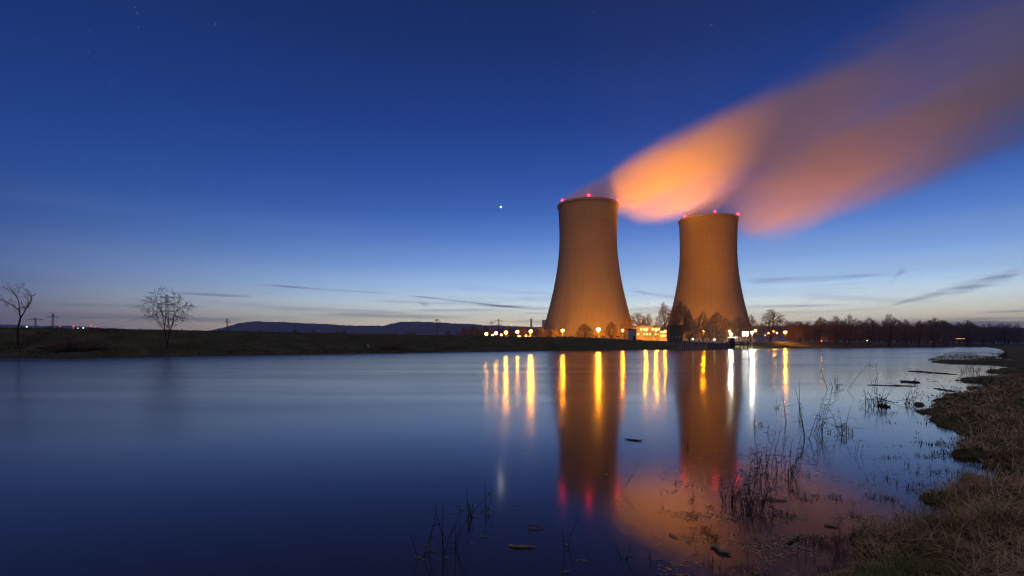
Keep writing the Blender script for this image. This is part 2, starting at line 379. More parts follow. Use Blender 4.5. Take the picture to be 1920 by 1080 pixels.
# ------------------------------------------------------------------ cooling towers
tm = bpy.data.materials.new('ribbed tower concrete'); tm.use_nodes = True; t = tm.node_tree; q = NB(t); b = t.nodes['Principled BSDF']
b.inputs['Roughness'].default_value = .92; b.inputs['Specular IOR Level'].default_value = .15
tcn = q.n('ShaderNodeTexCoord'); sp = q.n('ShaderNodeSeparateXYZ'); t.links.new(tcn.outputs['Object'], sp.inputs[0])
ang = q.m('ARCTAN2', sp.outputs[1], sp.outputs[0]); zz = sp.outputs[2]
stv = q.comb(q.m('MULTIPLY', ang, 26.0), q.m('MULTIPLY', zz, .012), 0.0); s1 = q.noise(stv, 1.0, 4.0, .7)
liftz = q.noise(q.comb(q.m('MULTIPLY', ang, 1.0), q.m('MULTIPLY', zz, .35), 4.0), 1.0, 2.0, .5)
c = q.mix(q.sstep(s1, .35, .68), (.225,.188,.132,1), (.198,.165,.116,1))
c = q.mix(q.sstep(liftz, .5, .75, 0, .25), c, (.15,.13,.11,1))
blot = q.noise(tcn.outputs['Object'], .045, 4, .6); c = q.mix(q.sstep(blot, .5, .72, 0, .35), c, (.14,.125,.105,1))
t.links.new(c, b.inputs['Base Color'])
def cooling_tower(px, D, rtop, rwaist, rbase, ytop, label):
    x = (px-960)/F*D; zb = 4.0; H = (HY-ytop)/F*D+CH-zb
    root = empty('cooling_tower', (x, D, zb)); tag(root, label, 'cooling tower', 'pair of cooling towers')
    zs = [7+ (H-7)*i/46 for i in range(47)]; zw = H*.77
    def rr(z):
        if z > zw: return rwaist+(rtop-rwaist)*((z-zw)/(H-zw))**1.7
        return math.sqrt(rwaist**2+(rbase**2-rwaist**2)*((zw-z)/zw)**2)
    n = 320; prof = [(rr(z), z) for z in zs]
    Vv = []; a = np.arange(n)*2*math.pi/n; rib = np.where(np.arange(n) % 2 == 0, .10, 0.0)
    for r_, z in prof: Vv.append(np.stack([(r_+rib)*np.cos(a), (r_+rib)*np.sin(a), np.full(n, z)], 1))
    for r_, z in prof[::-1]: Vv.append(np.stack([(r_-.9)*np.cos(a), (r_-.9)*np.sin(a), np.full(n, z)], 1))
    V = np.concatenate(Vv); k = len(Vv)
    I, J = np.meshgrid(np.arange(k), np.arange(n), indexing='ij'); J2 = (J+1) % n; I2 = (I+1) % k
    f = np.stack([I*n+J, I*n+J2, I2*n+J2, I2*n+J], -1).reshape(-1, 4)
    mesh_np('shell', V, f, tm, root)
    rim = MB(); rt = rtop; rim.lathe([(rt+.25,H-1.6),(rt+1.0,H-1.4),(rt+1.0,H+.25),(rt-.6,H+.25),(rt-.6,H+.02)], 96, caps=False); rim.build('rim', tm, root)
    cb = MB(); nb = 40
    for i in range(nb):
        a0 = 2*math.pi*i/nb; a1 = 2*math.pi*(i+.5)/nb; rb = rbase+1.5; ru = rr(7)-.4
        for aa in (a1, a0-(a1-a0)):
            cb.tube([(rb*math.cos(a0), rb*math.sin(a0), 0), (ru*math.cos(aa), ru*math.sin(aa), 7.3)], .45, 5)
    cb.build('support_columns', M['concrete'], root)
    bb = MB(); bb.lathe([(rbase+5,-1.5),(rbase+5,.9),(rbase+4.4,.9),(rbase+4.4,.2),(.5,.2)], 64, caps=False); bb.build('basin', M['concrete'], root)
    return root, H
T1, H1 = cooling_tower(1102.5, 552, 32.0, 30.6, 52.5, 386, 'nearer taller cooling tower on the left, lit orange, three red beacons on its rim')
T2, H2 = cooling_tower(1327.5, 612, 33.0, 32.0, 52.0, 413.5, 'farther cooling tower on the right of the pair, rising behind bare trees')
def beacon(root, H, px, py, D, rtop):
    x = (px-960)/F*D-root.location.x
    s = math.sqrt(max(0, (rtop+.4)**2-x*x)); y = -s
    e = MB(); e.lathe([(.12,0),(.12,1.0)], 8, (x, y, H+.25)); st_ = e.build('beacon_post', M['steel'], root)
    l = MB(); l.lathe([(.05,1.0),(.75,1.25),(.95,1.9),(.75,2.55),(.05,2.8)], 12, (x, y, H+.25)); l.build('beacon_light', M['red'], root, True)
for p in ((1053,384),(1103,370),(1155.5,379)): beacon(T1, H1, p[0], p[1], 552-8 if p[0] != 1103 else 522, 32)
for p in ((1286.5,408),(1339.5,400),(1379.5,405)): beacon(T2, H2, p[0], p[1], 595 if p[0] != 1339.5 else 580, 33.6)

# ------------------------------------------------------------------ steam plumes
def plume(name, Dm, slope, axis, dens, label, seed):
    """axis: (px, row of centre, radius px) ; real depth Dm - slope*(x-x0)"""
    x0 = (axis[0][0]-960)/F*Dm
    P = []
    for px, py, r in axis:
        x = (px-960)/F*Dm; k = Dm/F; P.append((x, CH+(HY-py)*k, r*k))
    xa, xb = P[0][0], P[-1][0]; ZS = 600.0; RS = 200.0
    m = bpy.data.materials.new(name); m.use_nodes = True; t = m.node_tree; t.nodes.clear(); q = NB(t)
    tcn = q.n('ShaderNodeTexCoord'); sp = q.n('ShaderNodeSeparateXYZ'); t.links.new(tcn.outputs['Object'], sp.inputs[0]); X, Y, Z = sp.outputs
    u = q.mapr(X, xa, xb); nu = lambda x: (x-xa)/(xb-xa)
    zc = q.m('MULTIPLY', q.fcurve(u, [(nu(p[0]), p[1]/ZS) for p in P]), ZS)
    rz = q.m('MULTIPLY', q.fcurve(u, [(nu(p[0]), p[2]/RS) for p in P]), RS)
    kd = q.fcurve(u, [(nu((a_-960)/F*Dm), d_/2.6) for a_, d_ in dens])
    yc = q.m('SUBTRACT', Dm, q.m('MULTIPLY', q.m('SUBTRACT', X, x0), slope))
    nv = q.comb(q.m('MULTIPLY', X, .006), q.m('MULTIPLY', Y, .016), q.m('ADD', q.m('MULTIPLY', Z, .022), q.m('MULTIPLY', X, -.008)))
    mp = q.n('ShaderNodeVectorMath', operation='ADD'); t.links.new(nv, mp.inputs[0]); mp.inputs[1].default_value = (seed, seed*2, 0)
    nz = q.noise(mp.outputs[0], 1.0, 3.0, .5)
    ry = q.m('MAXIMUM', rz, 27.0)
    a1 = q.m('DIVIDE', q.m('SUBTRACT', Z, zc), rz); a2 = q.m('DIVIDE', q.m('SUBTRACT', Y, yc), ry)
    d = q.m('SQRT', q.m('ADD', q.m('MULTIPLY', a1, a1), q.m('MULTIPLY', a2, a2)))
    d = q.m('ADD', d, q.m('MULTIPLY', q.m('SUBTRACT', nz, .5), .8))
    den = q.m('MULTIPLY', q.m('MULTIPLY', kd, .078), q.sstep(d, 1.0, .35))
    den = q.m('MULTIPLY', den, q.mapr(nz, .3, .7, 1.3, .6))
    pv = q.n('ShaderNodeVolumePrincipled'); pv.inputs['Color'].default_value = (.97,.89,.68,1); pv.inputs['Anisotropy'].default_value = .1  # warm sodium light partly painted into the steam's scattering colour
    t.links.new(den, pv.inputs['Density'])
    o = q.n('ShaderNodeOutputMaterial'); t.links.new(pv.outputs[0], o.inputs['Volume'])
    m.cycles.volume_step_rate = 1.0; m.cycles.homogeneous_volume = False
    n = 20; V = []
    xs = np.linspace(xa, xb, 26)
    for x in xs:
        z_ = np.interp(x, [p[0] for p in P], [p[1] for p in P]); r_ = np.interp(x, [p[0] for p in P], [p[2] for p in P])
        yy = Dm-slope*(x-x0); ry_ = max(r_, 27)*1.22+2; rz_ = r_*1.25+3
        for j in range(n):
            a = 2*math.pi*j/n; V.append((x, yy+ry_*math.cos(a), z_+rz_*math.sin(a)))
    k = len(xs); f = [(i*n+j, i*n+(j+1)%n, (i+1)*n+(j+1)%n, (i+1)*n+j) for i in range(k-1) for j in range(n)]
    mb = MB(); mb.add(V, f+[tuple(range(n-1,-1,-1)), tuple((k-1)*n+j for j in range(n))])
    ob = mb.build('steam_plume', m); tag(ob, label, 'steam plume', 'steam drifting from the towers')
    return ob
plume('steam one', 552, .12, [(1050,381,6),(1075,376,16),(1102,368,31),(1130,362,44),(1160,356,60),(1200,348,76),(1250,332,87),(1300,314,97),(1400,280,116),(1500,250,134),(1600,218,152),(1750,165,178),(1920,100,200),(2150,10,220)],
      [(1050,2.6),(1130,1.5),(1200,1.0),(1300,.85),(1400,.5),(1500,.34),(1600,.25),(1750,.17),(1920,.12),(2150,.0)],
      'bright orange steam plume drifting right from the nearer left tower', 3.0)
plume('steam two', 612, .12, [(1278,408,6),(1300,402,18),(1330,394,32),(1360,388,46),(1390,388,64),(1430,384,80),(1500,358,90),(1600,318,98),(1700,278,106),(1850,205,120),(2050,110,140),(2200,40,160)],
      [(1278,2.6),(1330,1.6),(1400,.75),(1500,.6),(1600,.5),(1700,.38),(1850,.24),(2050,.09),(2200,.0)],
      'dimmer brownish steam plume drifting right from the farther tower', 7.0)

# ------------------------------------------------------------------ lamps and floodlights
def street_lamp(px, py, D, bulb, label, rad=.8, group='lit lamps on the far bank', name='street_lamp', cat='street lamp', power=None, color=SODIUM, double=False):
    p = at(px, py, D); z0 = hgt(p.x, p.y); h = max(1.0, p.z-z0)
    root = empty(name, (p.x, p.y, z0)); tag(root, label, cat, group)
    a = MB(); a.tube([(0,0,-.5),(0,0,h*.6),(0,0,h-rad*.5)], [.16,.12,.08], 6); a.build('pole', M['steel'], root)
    c_ = MB(); c_.lathe([(.05,h+rad*.9),(rad*.7,h+rad*.75),(rad*.8,h+rad*.6)], 10); c_.build('lamp_cap', M['steel'], root)
    l = MB(); l.lathe([(.05,-1),(.6,-.8),(.95,-.3),(1,.1),(.75,.55)], 12); l.v[0] = l.v[0]*rad+np.array([0,0,h]); l.build('bulb', M[bulb], root, True)
    if power:
        L = bpy.data.lights.new('lamp_light', 'POINT'); L.energy = power; L.color = color; L.shadow_soft_size = .5
        lo = bpy.data.objects.new('lamp_light', L); COL.objects.link(lo); lo.parent = root; lo.location = (0,0,h-rad*1.5)
    return root
street_lamp(912, 626, 232, 'sodium', 'leftmost bright orange lamp of the row left of the nearer cooling tower', .6, power=30000)
street_lamp(924, 628.5, 240, 'sodium_dim', 'small dim orange lamp just right of the leftmost lamp', .4)
street_lamp(930, 624.5, 238, 'sodium', 'second large orange lamp in the row left of the tower', .6)
street_lamp(940, 627.5, 238, 'sodium_dim', 'low dim orange lamp between the second and third large lamps', .4)
street_lamp(948.5, 623, 245, 'sodium', 'third large orange lamp in the row, under the far pylons', .65, power=30000)
street_lamp(951.5, 631, 300, 'sodium_dim', 'small orange lamp low beneath the third large lamp', .4)
street_lamp(934.5, 632, 260, 'greenlamp', 'tiny yellowish lamp low on the dike edge among the lamp row', .4)
street_lamp(970, 622, 255, 'sodium', 'fourth large orange lamp in the row left of the chimney', .6)
street_lamp(973.5, 630.5, 290, 'sodium_dim', 'small lamp low right of the fourth large lamp', .6)
street_lamp(986.3, 629.3, 290, 'sodium_dim', 'small orange lamp low left of the chimney lamp', .4)
street_lamp(995, 621, 270, 'sodium', 'large orange lamp directly below the slim chimney', .75, power=40000)
street_lamp(1055, 619.5, 330, 'sodium', 'orange lamp in front of the left foot of the nearer tower', .85, power=25000)
street_lamp(1122, 617.5, 330, 'sodium', 'brightest orange lamp, in front of the right half of the nearer tower', 1.15, power=60000)
street_lamp(1167.5, 619, 300, 'sodium_dim', 'slim orange lamp beside the pale kiosk at the right foot of the nearer tower', .6, power=12000)
street_lamp(1319, 621, 330, 'sodium_dim', 'orange lamp among bare trees in front of the farther tower', .7, power=50000)
street_lamp(1368, 620.7, 300, 'sodium_dim', 'small orange lamp just above the landing stage pillar', .6)
street_lamp(1416.5, 620, 330, 'sodium_dim', 'small orange lamp immediately right of the white floodlight', .8)
street_lamp(1441.5, 624.8, 400, 'sodium_dim', 'small orange lamp left of the large bare tree trunk', .6)
street_lamp(1451, 620.8, 380, 'sodium_dim', 'upper orange lamp of the close pair right of the landing stage', .9, power=15000)
street_lamp(1456.3, 623.8, 400, 'sodium_dim', 'lower orange lamp of the close pair right of the landing stage', .75)
street_lamp(1472.3, 622, 340, 'sodium', 'bright single orange lamp standing right of the landing stage', .75, power=30000)
street_lamp(1540, 639.3, 470, 'sodium_dim', 'low orange lamp hidden behind trees right of the landing stage', .15, power=7000)
street_lamp(1434.8, 628.5, 330, 'whitefar', 'tiny cold white lamp between landing stage and orange lamps', .5)
street_lamp(1299, 635.8, 245, 'greenlamp', 'small white lamp on the quay behind the sheet piling', .3)
street_lamp(1339.5, 636.6, 250, 'greenlamp', 'greenish white lamp on the quay left of the landing stage', .35)
street_lamp(1626, 638.3, 420, 'whitefar', 'tiny white lamp below the bare trees on the right bank', .4)
street_lamp(1765, 637.2, 620, 'whitefar', 'tiny white lamp left of the lit canopy', .5)
def floodlight(px, D, h, target, power, cone, label, blend=.6, color=SODIUM, size=2.5):
    """a plant floodlight: short mast, housing and a lamp aimed upward"""
    x = (px-960)/F*D; z0 = hgt(x, D); root = empty('floodlight_mast', (x, D, z0)); tag(root, label, 'floodlight', 'plant floodlights at the tower feet')
    a = MB(); a.tube([(0,0,-.5),(0,0,h-.6)], .15, 6); a.build('mast', M['steel'], root)
    d = (Vector(target)-Vector((x, D, z0+h))).normalized()
    hs = MB(); hs.tube([-d*.9, -d*.1], [.35,.55], 8); ho = hs.build('housing', M['steel'], root); ho.location = (0,0,h)
    L = bpy.data.lights.new('flood_light', 'SPOT'); L.energy = power; L.color = color; L.spot_size = R(cone); L.spot_blend = blend; L.shadow_soft_size = size
    lo = bpy.data.objects.new('flood_light', L); COL.objects.link(lo); lo.parent = root; lo.location = (0,0,h+.2)
    lo.rotation_euler = d.to_track_quat('-Z', 'Y').to_euler(); return root
c1 = Vector(T1.location); c2 = Vector(T2.location)
floodlight(1222, 548, 5, at(1248, 340, 548), 1.0e7, 54, 'floodlight between the two towers aimed up at the steam', .9)
floodlight(1445, 620, 5, at(1530, 345, 600), 2.5e6, 76, 'floodlight right of the farther tower aimed up at the steam', .9)
floodlight(1350, 470, 5, at(1392, 345, 600), 6.0e5, 60, 'added fill light before the farther tower aimed steeply up past its rim', .9)  # unseen lamp, added to brighten the steam gap above the farther tower
for i, (px, D, tw, pw) in enumerate([(1010,450,T1,3.4),(1072,432,T1,4.2),(1130,432,T1,4.4),(1198,458,T1,5.4),(1215,560,T1,4.0),
                                 (1250,505,T2,5.4),(1300,488,T2,3.9),(1355,488,T2,3.1),(1405,510,T2,2.4)]):
    tg = tw.location+Vector((0,0,18)); 
    floodlight(px, D, 4, tg, pw*3.3e4, 150, ['floodlight at the left foot of the nearer tower','floodlight before the left middle of the nearer tower','floodlight before the right middle of the nearer tower',
      'floodlight at the right foot of the nearer tower','floodlight behind the lit building beside the nearer tower','floodlight at the left foot of the farther tower',
      'floodlight behind the tall tree before the farther tower','floodlight before the right middle of the farther tower','floodlight at the right foot of the farther tower'][i], .5)

# ------------------------------------------------------------------ stars
def sphere_mb(c, r, n=10):
    s = MB(); s.lathe([(r*math.sin(math.pi*i/6)+1e-4, -r*math.cos(math.pi*i/6)) for i in range(7)], n, c, caps=False); return s
o = sphere_mb((0,0,0), 15).build('planet', M['planet']); o.location = at(939, 388, 16000); tag(o, 'bright white evening planet in the open sky left of the nearer tower', 'planet')
stars = [(205,155),(404,45.5),(873,36.5),(612,142),(749,93),(69,74.5),(259,52),(276,269),(230,292),(283,353),(529,382),(968,430),(1142,272),(1334,46.5),(12,430),(467,42),(427,100),(653,163.5),(777,190.5),(487,130),(166,98),(178,106),(894,246),(257,24),(253,14),(481,133),(167,57.5),(1440,160),(1112,22),(1060,110),(992,190)]
star0 = sphere_mb((0,0,0), 1.0, 8).build('star', M['star'])
for i, (px, py) in enumerate(stars):
    s = star0 if i == 0 else star0.copy()
    if i: COL.objects.link(s)
    s.location = at(px, py, 16000); k = {0:12,1:13,2:12,3:11,13:14,4:10}.get(i, 8.5); s.scale = (k,k,k)
    tag(s, 'faint small star in the dark blue sky', 'star', 'faint stars')
    if i == 13: tag(s, 'brighter small star high above the farther tower', 'star', 'faint stars')

# ------------------------------------------------------------------ bare trees
def grow(seed, K=700, fork=.12, prof=((.15,.12),(.35,.34),(.6,.42),(.85,.32),(1.0,.10)), lobes=9, lean=0.0, crook=.0, r0=.024, twist=.10, low=.8):
    """bare tree: branch tips are spread through the crown, limbs join them step by step"""
    rr = np.random.RandomState(seed); zs = [p[0] for p in prof]; rs_ = [p[1] for p in prof]; T_ = []
    lb = [(rr.rand()*6.283, rr.uniform(zs[0]+.1, .85), rr.uniform(.6,1.25)) for _ in range(lobes)]
    while len(T_) < K:
        z = zs[0]+(1-zs[0])*rr.rand()**low; a = rr.rand()*6.283; rm = np.interp(z, zs, rs_); r_ = rm*rr.rand()**.42
        if rr.rand() > rm/max(rs_)+.15: continue
        ok = max(math.exp(-((math.cos(a-b_[0])-1)/.22)**2-((z-b_[1])/.2)**2)*b_[2] for b_ in lb)
        if r_/max(rm,1e-6) > .50+.65*ok: continue
        jf = rr.uniform(.82,1.2); zc_ = .4; T_.append((r_*jf*math.cos(a)+lean*z, r_*jf*math.sin(a), zc_+(z-zc_)*(rr.uniform(.9,1.08))*(1-.10*(r_/max(rs_))**2) if z > zc_ else z))
    T_ = np.array(T_); seg = []
    def build(p, d, idx, r_in):
        n = len(idx); pts = T_[idx]; c = pts.mean(0)
        if n == 1:
            e = T_[idx[0]]; m_ = (p+e)/2+rr.randn(3)*.01; r1 = .0011
            seg.append((*p, *m_, max(r1*1.25, r_in*.6), r1, n)); seg.append((*m_, *e, r1, r1*.6, n)); return
        v = c-p; L = np.linalg.norm(v)+1e-9
        f = .30 if n > K*.3 else .38
        dd = d*.45+v/L*.55 if n < K else np.array([lean*1.2,0,1.0]); dd = dd/np.linalg.norm(dd)+rr.randn(3)*twist*.5; dd /= np.linalg.norm(dd)
        step = L*f if n < K else fork
        k = 3 if n > 12 else 2; q_ = p; r_out = max(r0*(n/K)**.5, .0013); dcur = dd
        for i in range(k):
            dcur = dcur+rr.randn(3)*twist; dcur /= np.linalg.norm(dcur); e = q_+dcur*step/k
            ra = r_in+(r_out-r_in)*i/k; rb = r_in+(r_out-r_in)*(i+1)/k; seg.append((*q_, *e, ra, rb, n)); q_ = e
        ax = rr.randn(3); w_, vec = np.linalg.eigh(np.cov((pts-c).T)+np.eye(3)*1e-6) if n > 3 else (None, None)
        if vec is not None: ax = vec[:,2]+rr.randn(3)*.35
        s_ = (pts-c) @ ax; order = np.argsort(s_); cut = int(n*rr.uniform(.33,.67)); cut = min(max(cut,1), n-1)
        parts = [idx[order[:cut]], idx[order[cut:]]]
        for pr in parts: build(q_, dcur, pr, max(r0*(len(pr)/K)**.5, .0012)*1.05)
    build(np.zeros(3), np.array([0,0,1.0]), np.arange(K), r0*1.25)
    return np.array(seg), K
def tree_proto(name, seed, twigw=1.0, **k):
    S, K = grow(seed, **k); root = empty(name, (0,0,0))
    tr = S[S[:,8] > K*.035]; cr = S[S[:,8] <= K*.035].copy(); cr[:,6:8] *= twigw
    segs_mesh('trunk', tr, M['bark'], root, 6, True); segs_mesh('crown', cr, M['twig'], root, 3)
    root['halfw'] = float(np.percentile(np.abs(cr[:,0]), 99)); return root
PR = [tree_proto('bare_tree', 11, 2.2, K=2000, fork=.08, prof=((.07,.14),(.25,.34),(.55,.42),(.82,.34),(1,.12))),
      tree_proto('bare_tree', 12, 2.2, K=1900, fork=.12, prof=((.10,.12),(.32,.34),(.62,.42),(.88,.30),(1,.08))),
      tree_proto('bare_tree', 13, 2.2, K=1700, fork=.10, prof=((.12,.08),(.3,.2),(.6,.3),(.85,.24),(1,.06)), low=.9),
      tree_proto('bare_tree', 14, 2.2, K=2200, fork=.05, prof=((.04,.15),(.25,.38),(.55,.46),(.82,.34),(1,.10))),
      tree_proto('bare_tree', 15, 2.2, K=1000, fork=.38, prof=((.45,.10),(.6,.26),(.8,.30),(.93,.22),(1,.08))),
      tree_proto('bare_tree', 16, 2.2, K=2200, fork=.03, prof=((.02,.25),(.2,.5),(.5,.58),(.8,.42),(1,.15)), lobes=14)]
used = [False]*len(PR)
def place_tree(px, ytop, D, wpx, kind, label, group='bare trees on the far bank', name=None, cat='tree', rz=None):
    p = on_ground(px, D); H = (gpy(px, D)-ytop)*D/F; src = PR[kind]
    o = src if not used[kind] else copy_tree(src)
    used[kind] = True
    o.location = p-Vector((0,0,.15)); s = (wpx/2*D/F)/src['halfw']; o.scale = (s, s, H)
    o.rotation_euler = (0,0, (px*1.7) % 6.28 if rz is None else rz)
    tag(o, label, cat, group); return o
T = [ # px, top row, depth, width px, kind, label
 (1032,615,330,18,3,'small round bare tree left of the lamp before the nearer tower'),
 (1044,614,340,12,2,'narrow bare tree just left of the lamp before the nearer tower'),
 (1095,606,300,34,3,'dark rounded bare tree between the two lamps before the nearer tower'),
 (1146,602,310,26,2,'upright bare tree between the brightest lamp and the slim lamp'),
 (1176,588,330,32,0,'bare tree at the right foot of the nearer tower above the pale kiosk'),
 (1196,586,350,30,4,'bare tree rising left above the lit industrial building'),
 (1217,588,350,30,0,'bare tree rising over the middle of the lit industrial building'),
 (1244,566,360,38,1,'tall pale bare tree left of the tallest tree between the towers'),
 (1277,563,260,48,2,'tallest dark bare tree in front of the left edge of the farther tower'),
 (1264,580,255,22,2,'dark bushy bare tree overlapping the left side of the tallest tree'),
 (1292,580,256,26,0,'dark bushy bare tree overlapping the right side of the tallest tree'),
 (1330,602,275,34,5,'low dark tree between the two bare trees before the farther tower'),
 (1300,600,280,30,5,'low spreading bare tree right of the tallest tree'),
 (1318,584,290,38,0,'bare tree in front of the middle of the farther tower'),
 (1345,583,310,42,3,'broad bare tree before the right half of the farther tower'),
 (1352,616,262,26,5,'low dark bush like tree left of the landing stage'),
 (1384,592,300,44,3,'bare tree behind the landing stage at the right foot of the farther tower'),
 (1408,590,330,36,1,'bare tree directly behind the white floodlight'),
 (1444,580,330,62,0,'large lone spreading bare tree right of the farther tower'),
 (1488,606,360,26,3,'small bare tree right of the bright single orange lamp'),
 (1512,608,370,28,5,'low bushy bare tree left of the slender one on the right bank'),
 (1538,594,370,24,4,'slender clear stemmed bare tree with a small round crown'),
 (1566,592,390,38,0,'left one of the two big bare trees forming the first clump on the right bank'),
 (1592,590,390,42,1,'right one of the two big bare trees forming the first clump on the right bank'),
 (1629,594,420,38,5,'dense bare tree between the first clump and the pale round crowned tree'),
 (1666,589,430,40,0,'tall round crowned bare tree in the middle of the right bank row'),
 (1699,598,450,34,3,'dense bare tree right of the tall round crowned one'),
 (1724,599,470,32,5,'dark bushy bare tree left of the last wide tree'),
 (1752,595,490,50,1,'last wide bare tree of the row before the gap'),
 (1776,612,520,30,3,'low bare tree left of the lit canopy'),
 (1813,600,600,44,0,'separate round bare tree behind the lit canopy'),
 (1843,608,650,28,1,'smaller bare tree right of the round one behind the canopy'),
 (1884,612,760,24,4,'thin bare tree sticking out of the far right tree line'),
 (1908,614,800,20,4,'thin bare tree near the right edge above the far tree line'),
]
for a in T: place_tree(*a)
rg = random.Random(9)
for i in range(64):
    px = 1482+i*7.1+rg.uniform(-4,4); place_tree(px, rg.uniform(598,618)+max(0, px-1740)*.05, rg.uniform(.92,1.1)*(420+(px-1478)*.95), rg.uniform(26,44), rg.choice([3,5,5,2]),
        'low bare tree of the dense wood line behind the right bank', 'trees of the far wood line')
for i, (px, y, w) in enumerate([(487,617,16),(497,618,12),(510,618.5,14),(554,616,20),(587,616.5,18),(632,618,22),(645,617,14),(740,620,12),(765,620,16),(775,618.5,16),(841,618,18),(858,621,16),(262,614,12),(341,615.5,14),(430,620,14),(875,618,14),(889,621,18)]):
    place_tree(px, y, 900, w, [3,5,0][i % 3], 'small distant round tree in the field below the hills', 'distant field trees')
for i in range(20):
    px = 872+i*7.6+rg.uniform(-2,2); place_tree(px, rg.uniform(610,616), rg.uniform(430,520), rg.uniform(14,22), rg.choice([0,3,5,2]), 'bare tree of the low wood line glowing behind the lamp row', 'wood line behind the lamp row')
# shrubs and thicket on the left bank
for i, (px, D, y, w) in enumerate([(86,86,648,40),(108,84,640,50),(128,85,632,52),(150,86,640,48),(176,88,645,46),(198,90,652,34)]):
    lab = ['leftmost low shrub of the bramble thicket','low spreading shrub, second from left in the thicket','tallest dark shrub in the middle of the thicket','dark shrub right of the tallest one in the thicket','thin brown shrub near the right end of the thicket','lowest shrub at the right end of the thicket'][i]
    place_tree(px, y, D, w, [3,5,3,5,3,5][i], lab, 'bramble thicket on the left bank', cat='shrub')
for px, y, D, w, lab in [(735,640,135,60,'low bare shrub at the waterline below the distant trees'),(60,655,84,40,'tiny shrub at the water at the far left')]:
    place_tree(px, y, D, w, 5, lab, 'low shrubs at the far waterline', cat='shrub')

for i, (px, D, y, w) in enumerate([(232,93,651,26),(392,101,655,22),(452,104,652,30),(520,112,654,18),(600,120,650,24),(846,150,648,20)]):
    place_tree(px, y, D, w, [5,3][i % 2], 'small dead bush on the lower slope of the far bank', 'small bushes on the far bank slope', cat='bush')
# two near solo trees on the left bank
def solo(px, D, ytop, wpx, seed, label, rz=0, **k):
    p = on_ground(px, D); H = (gpy(px, D)-ytop)*D/F
    r_ = tree_proto('bare_tree', seed, 1.25, **k); s = (wpx/2*D/F)/r_['halfw']*.8
    r_.location = p-Vector((0,0,.1)); r_.scale = (s, s, H); r_.rotation_euler = (0,0,rz)
    tag(r_, label, 'tree', 'two lone trees on the left bank')
solo(313, 96, 538, 92, 41, 'lone bare fan shaped tree on the left bank with a pylon behind it', K=750, fork=.06, prof=((.30,.05),(.42,.24),(.62,.40),(.80,.38),(.93,.28),(1,.12)), lobes=14, twist=.045, r0=.011)
solo(33, 86, 522, 72, 45, 'crooked bare tree at the far left edge of the bank', K=170, fork=.40, prof=((.45,.10),(.6,.26),(.85,.28),(1,.15)), lobes=10, twist=.12, lean=-.06, r0=.012)

# ------------------------------------------------------------------ pylons and wires
def pylon(px, ytop, D, arms, label, basew=.13, rz=.5, lw=.22):
    p = on_ground(px, D); H = (gpy(px, D)-ytop)*D/F
    root = empty('electricity_pylon', p, rz); tag(root, label, 'pylon', 'electricity pylons on the fields')
    bw = H*basew/2; tw = H*.018; mb = MB()
    def w(z): 
        f = z/H
        return bw*(1-f/.6)+bw*.32*(f/.6) if f < .6 else bw*.32+(tw-bw*.32)*(f-.6)/.4
    zs = [H*v for v in (0,.14,.27,.38,.48,.57,.65,.72,.79,.86,.93,1)]
    S = []
    for z0, z1 in zip(zs, zs[1:]):
        c0 = [(i*w(z0), j*w(z0), z0) for i, j in ((-1,-1),(1,-1),(1,1),(-1,1))]; c1_ = [(i*w(z1), j*w(z1), z1) for i, j in ((-1,-1),(1,-1),(1,1),(-1,1))]
        for k in range(4):
            S.append((*c0[k], *c1_[k], lw, lw)); S.append((*c0[k], *c1_[(k+1)%4], lw*.5, lw*.5)); S.append((*c0[(k+1)%4], *c1_[k], lw*.5, lw*.5)); S.append((*c1_[k], *c1_[(k+1)%4], lw*.5, lw*.5))
    segs_mesh('lattice_mast', S, M['pylon'], root, 4)
    for fz, hw in arms:
        z = H*fz; hw = hw*D/F; A = []
        for s_ in (-1,1):
            for yy in (-1,1):
                A.append((s_*w(z)*.5, yy*w(z), z, s_*hw, 0, z+.3, lw*2, lw*1.4)); A.append((s_*w(z)*.5, yy*w(z), z+H*.045, s_*hw, 0, z+.3, lw*1.3, lw))
            for t_ in (.3,.6): A.append((s_*hw*t_, 0, z, s_*hw*t_, 0, z+H*.045*(1-t_), lw*.5, lw*.5))
            A.append((s_*hw, 0, z+.3, s_*hw, 0, z-2.0, lw*.6, lw*.6)); A.append((s_*hw*.55, 0, z+.1, s_*hw*.55, 0, z-2.0, lw*.6, lw*.6))
        segs_mesh('cross_arm', A, M['pylon'], root, 4)
    return root, H, rz, [(H*fz-2, hw*D/F) for fz, hw in arms]
py3 = pylon(313, 553, 520, [(.94,12),(.80,15),(.64,12)], 'tall pylon standing behind the lone fan shaped tree', lw=.15)
py1 = pylon(99, 586.5, 880, [(.86,10),(.50,7)], 'pointed pylon with two arm levels at the left', lw=.17, rz=.3)
py2 = pylon(66.5, 596, 1050, [(.93,12.5)], 'pylon with one wide flat crossarm left of the pointed pylon', lw=.19, rz=.2)
py4 = pylon(426, 597, 980, [(.84,6),(.58,5)], 'small distant pylon at the left end of the hills', lw=.17, rz=.3)
py5 = pylon(819, 598, 620, [(.94,5),(.66,8)], 'slender pylon in front of the hills left of the lamp row', lw=.14, rz=.2)
py6 = pylon(935, 597.5, 1100, [(.90,10),(.74,6)], 'wide armed pylon above the orange lamp row, right one of the two', lw=.19, rz=.2)
py7 = pylon(921.5, 602, 1250, [(.92,7)], 'lower wide armed pylon above the lamp row, left one of the two', lw=.2, rz=.2)
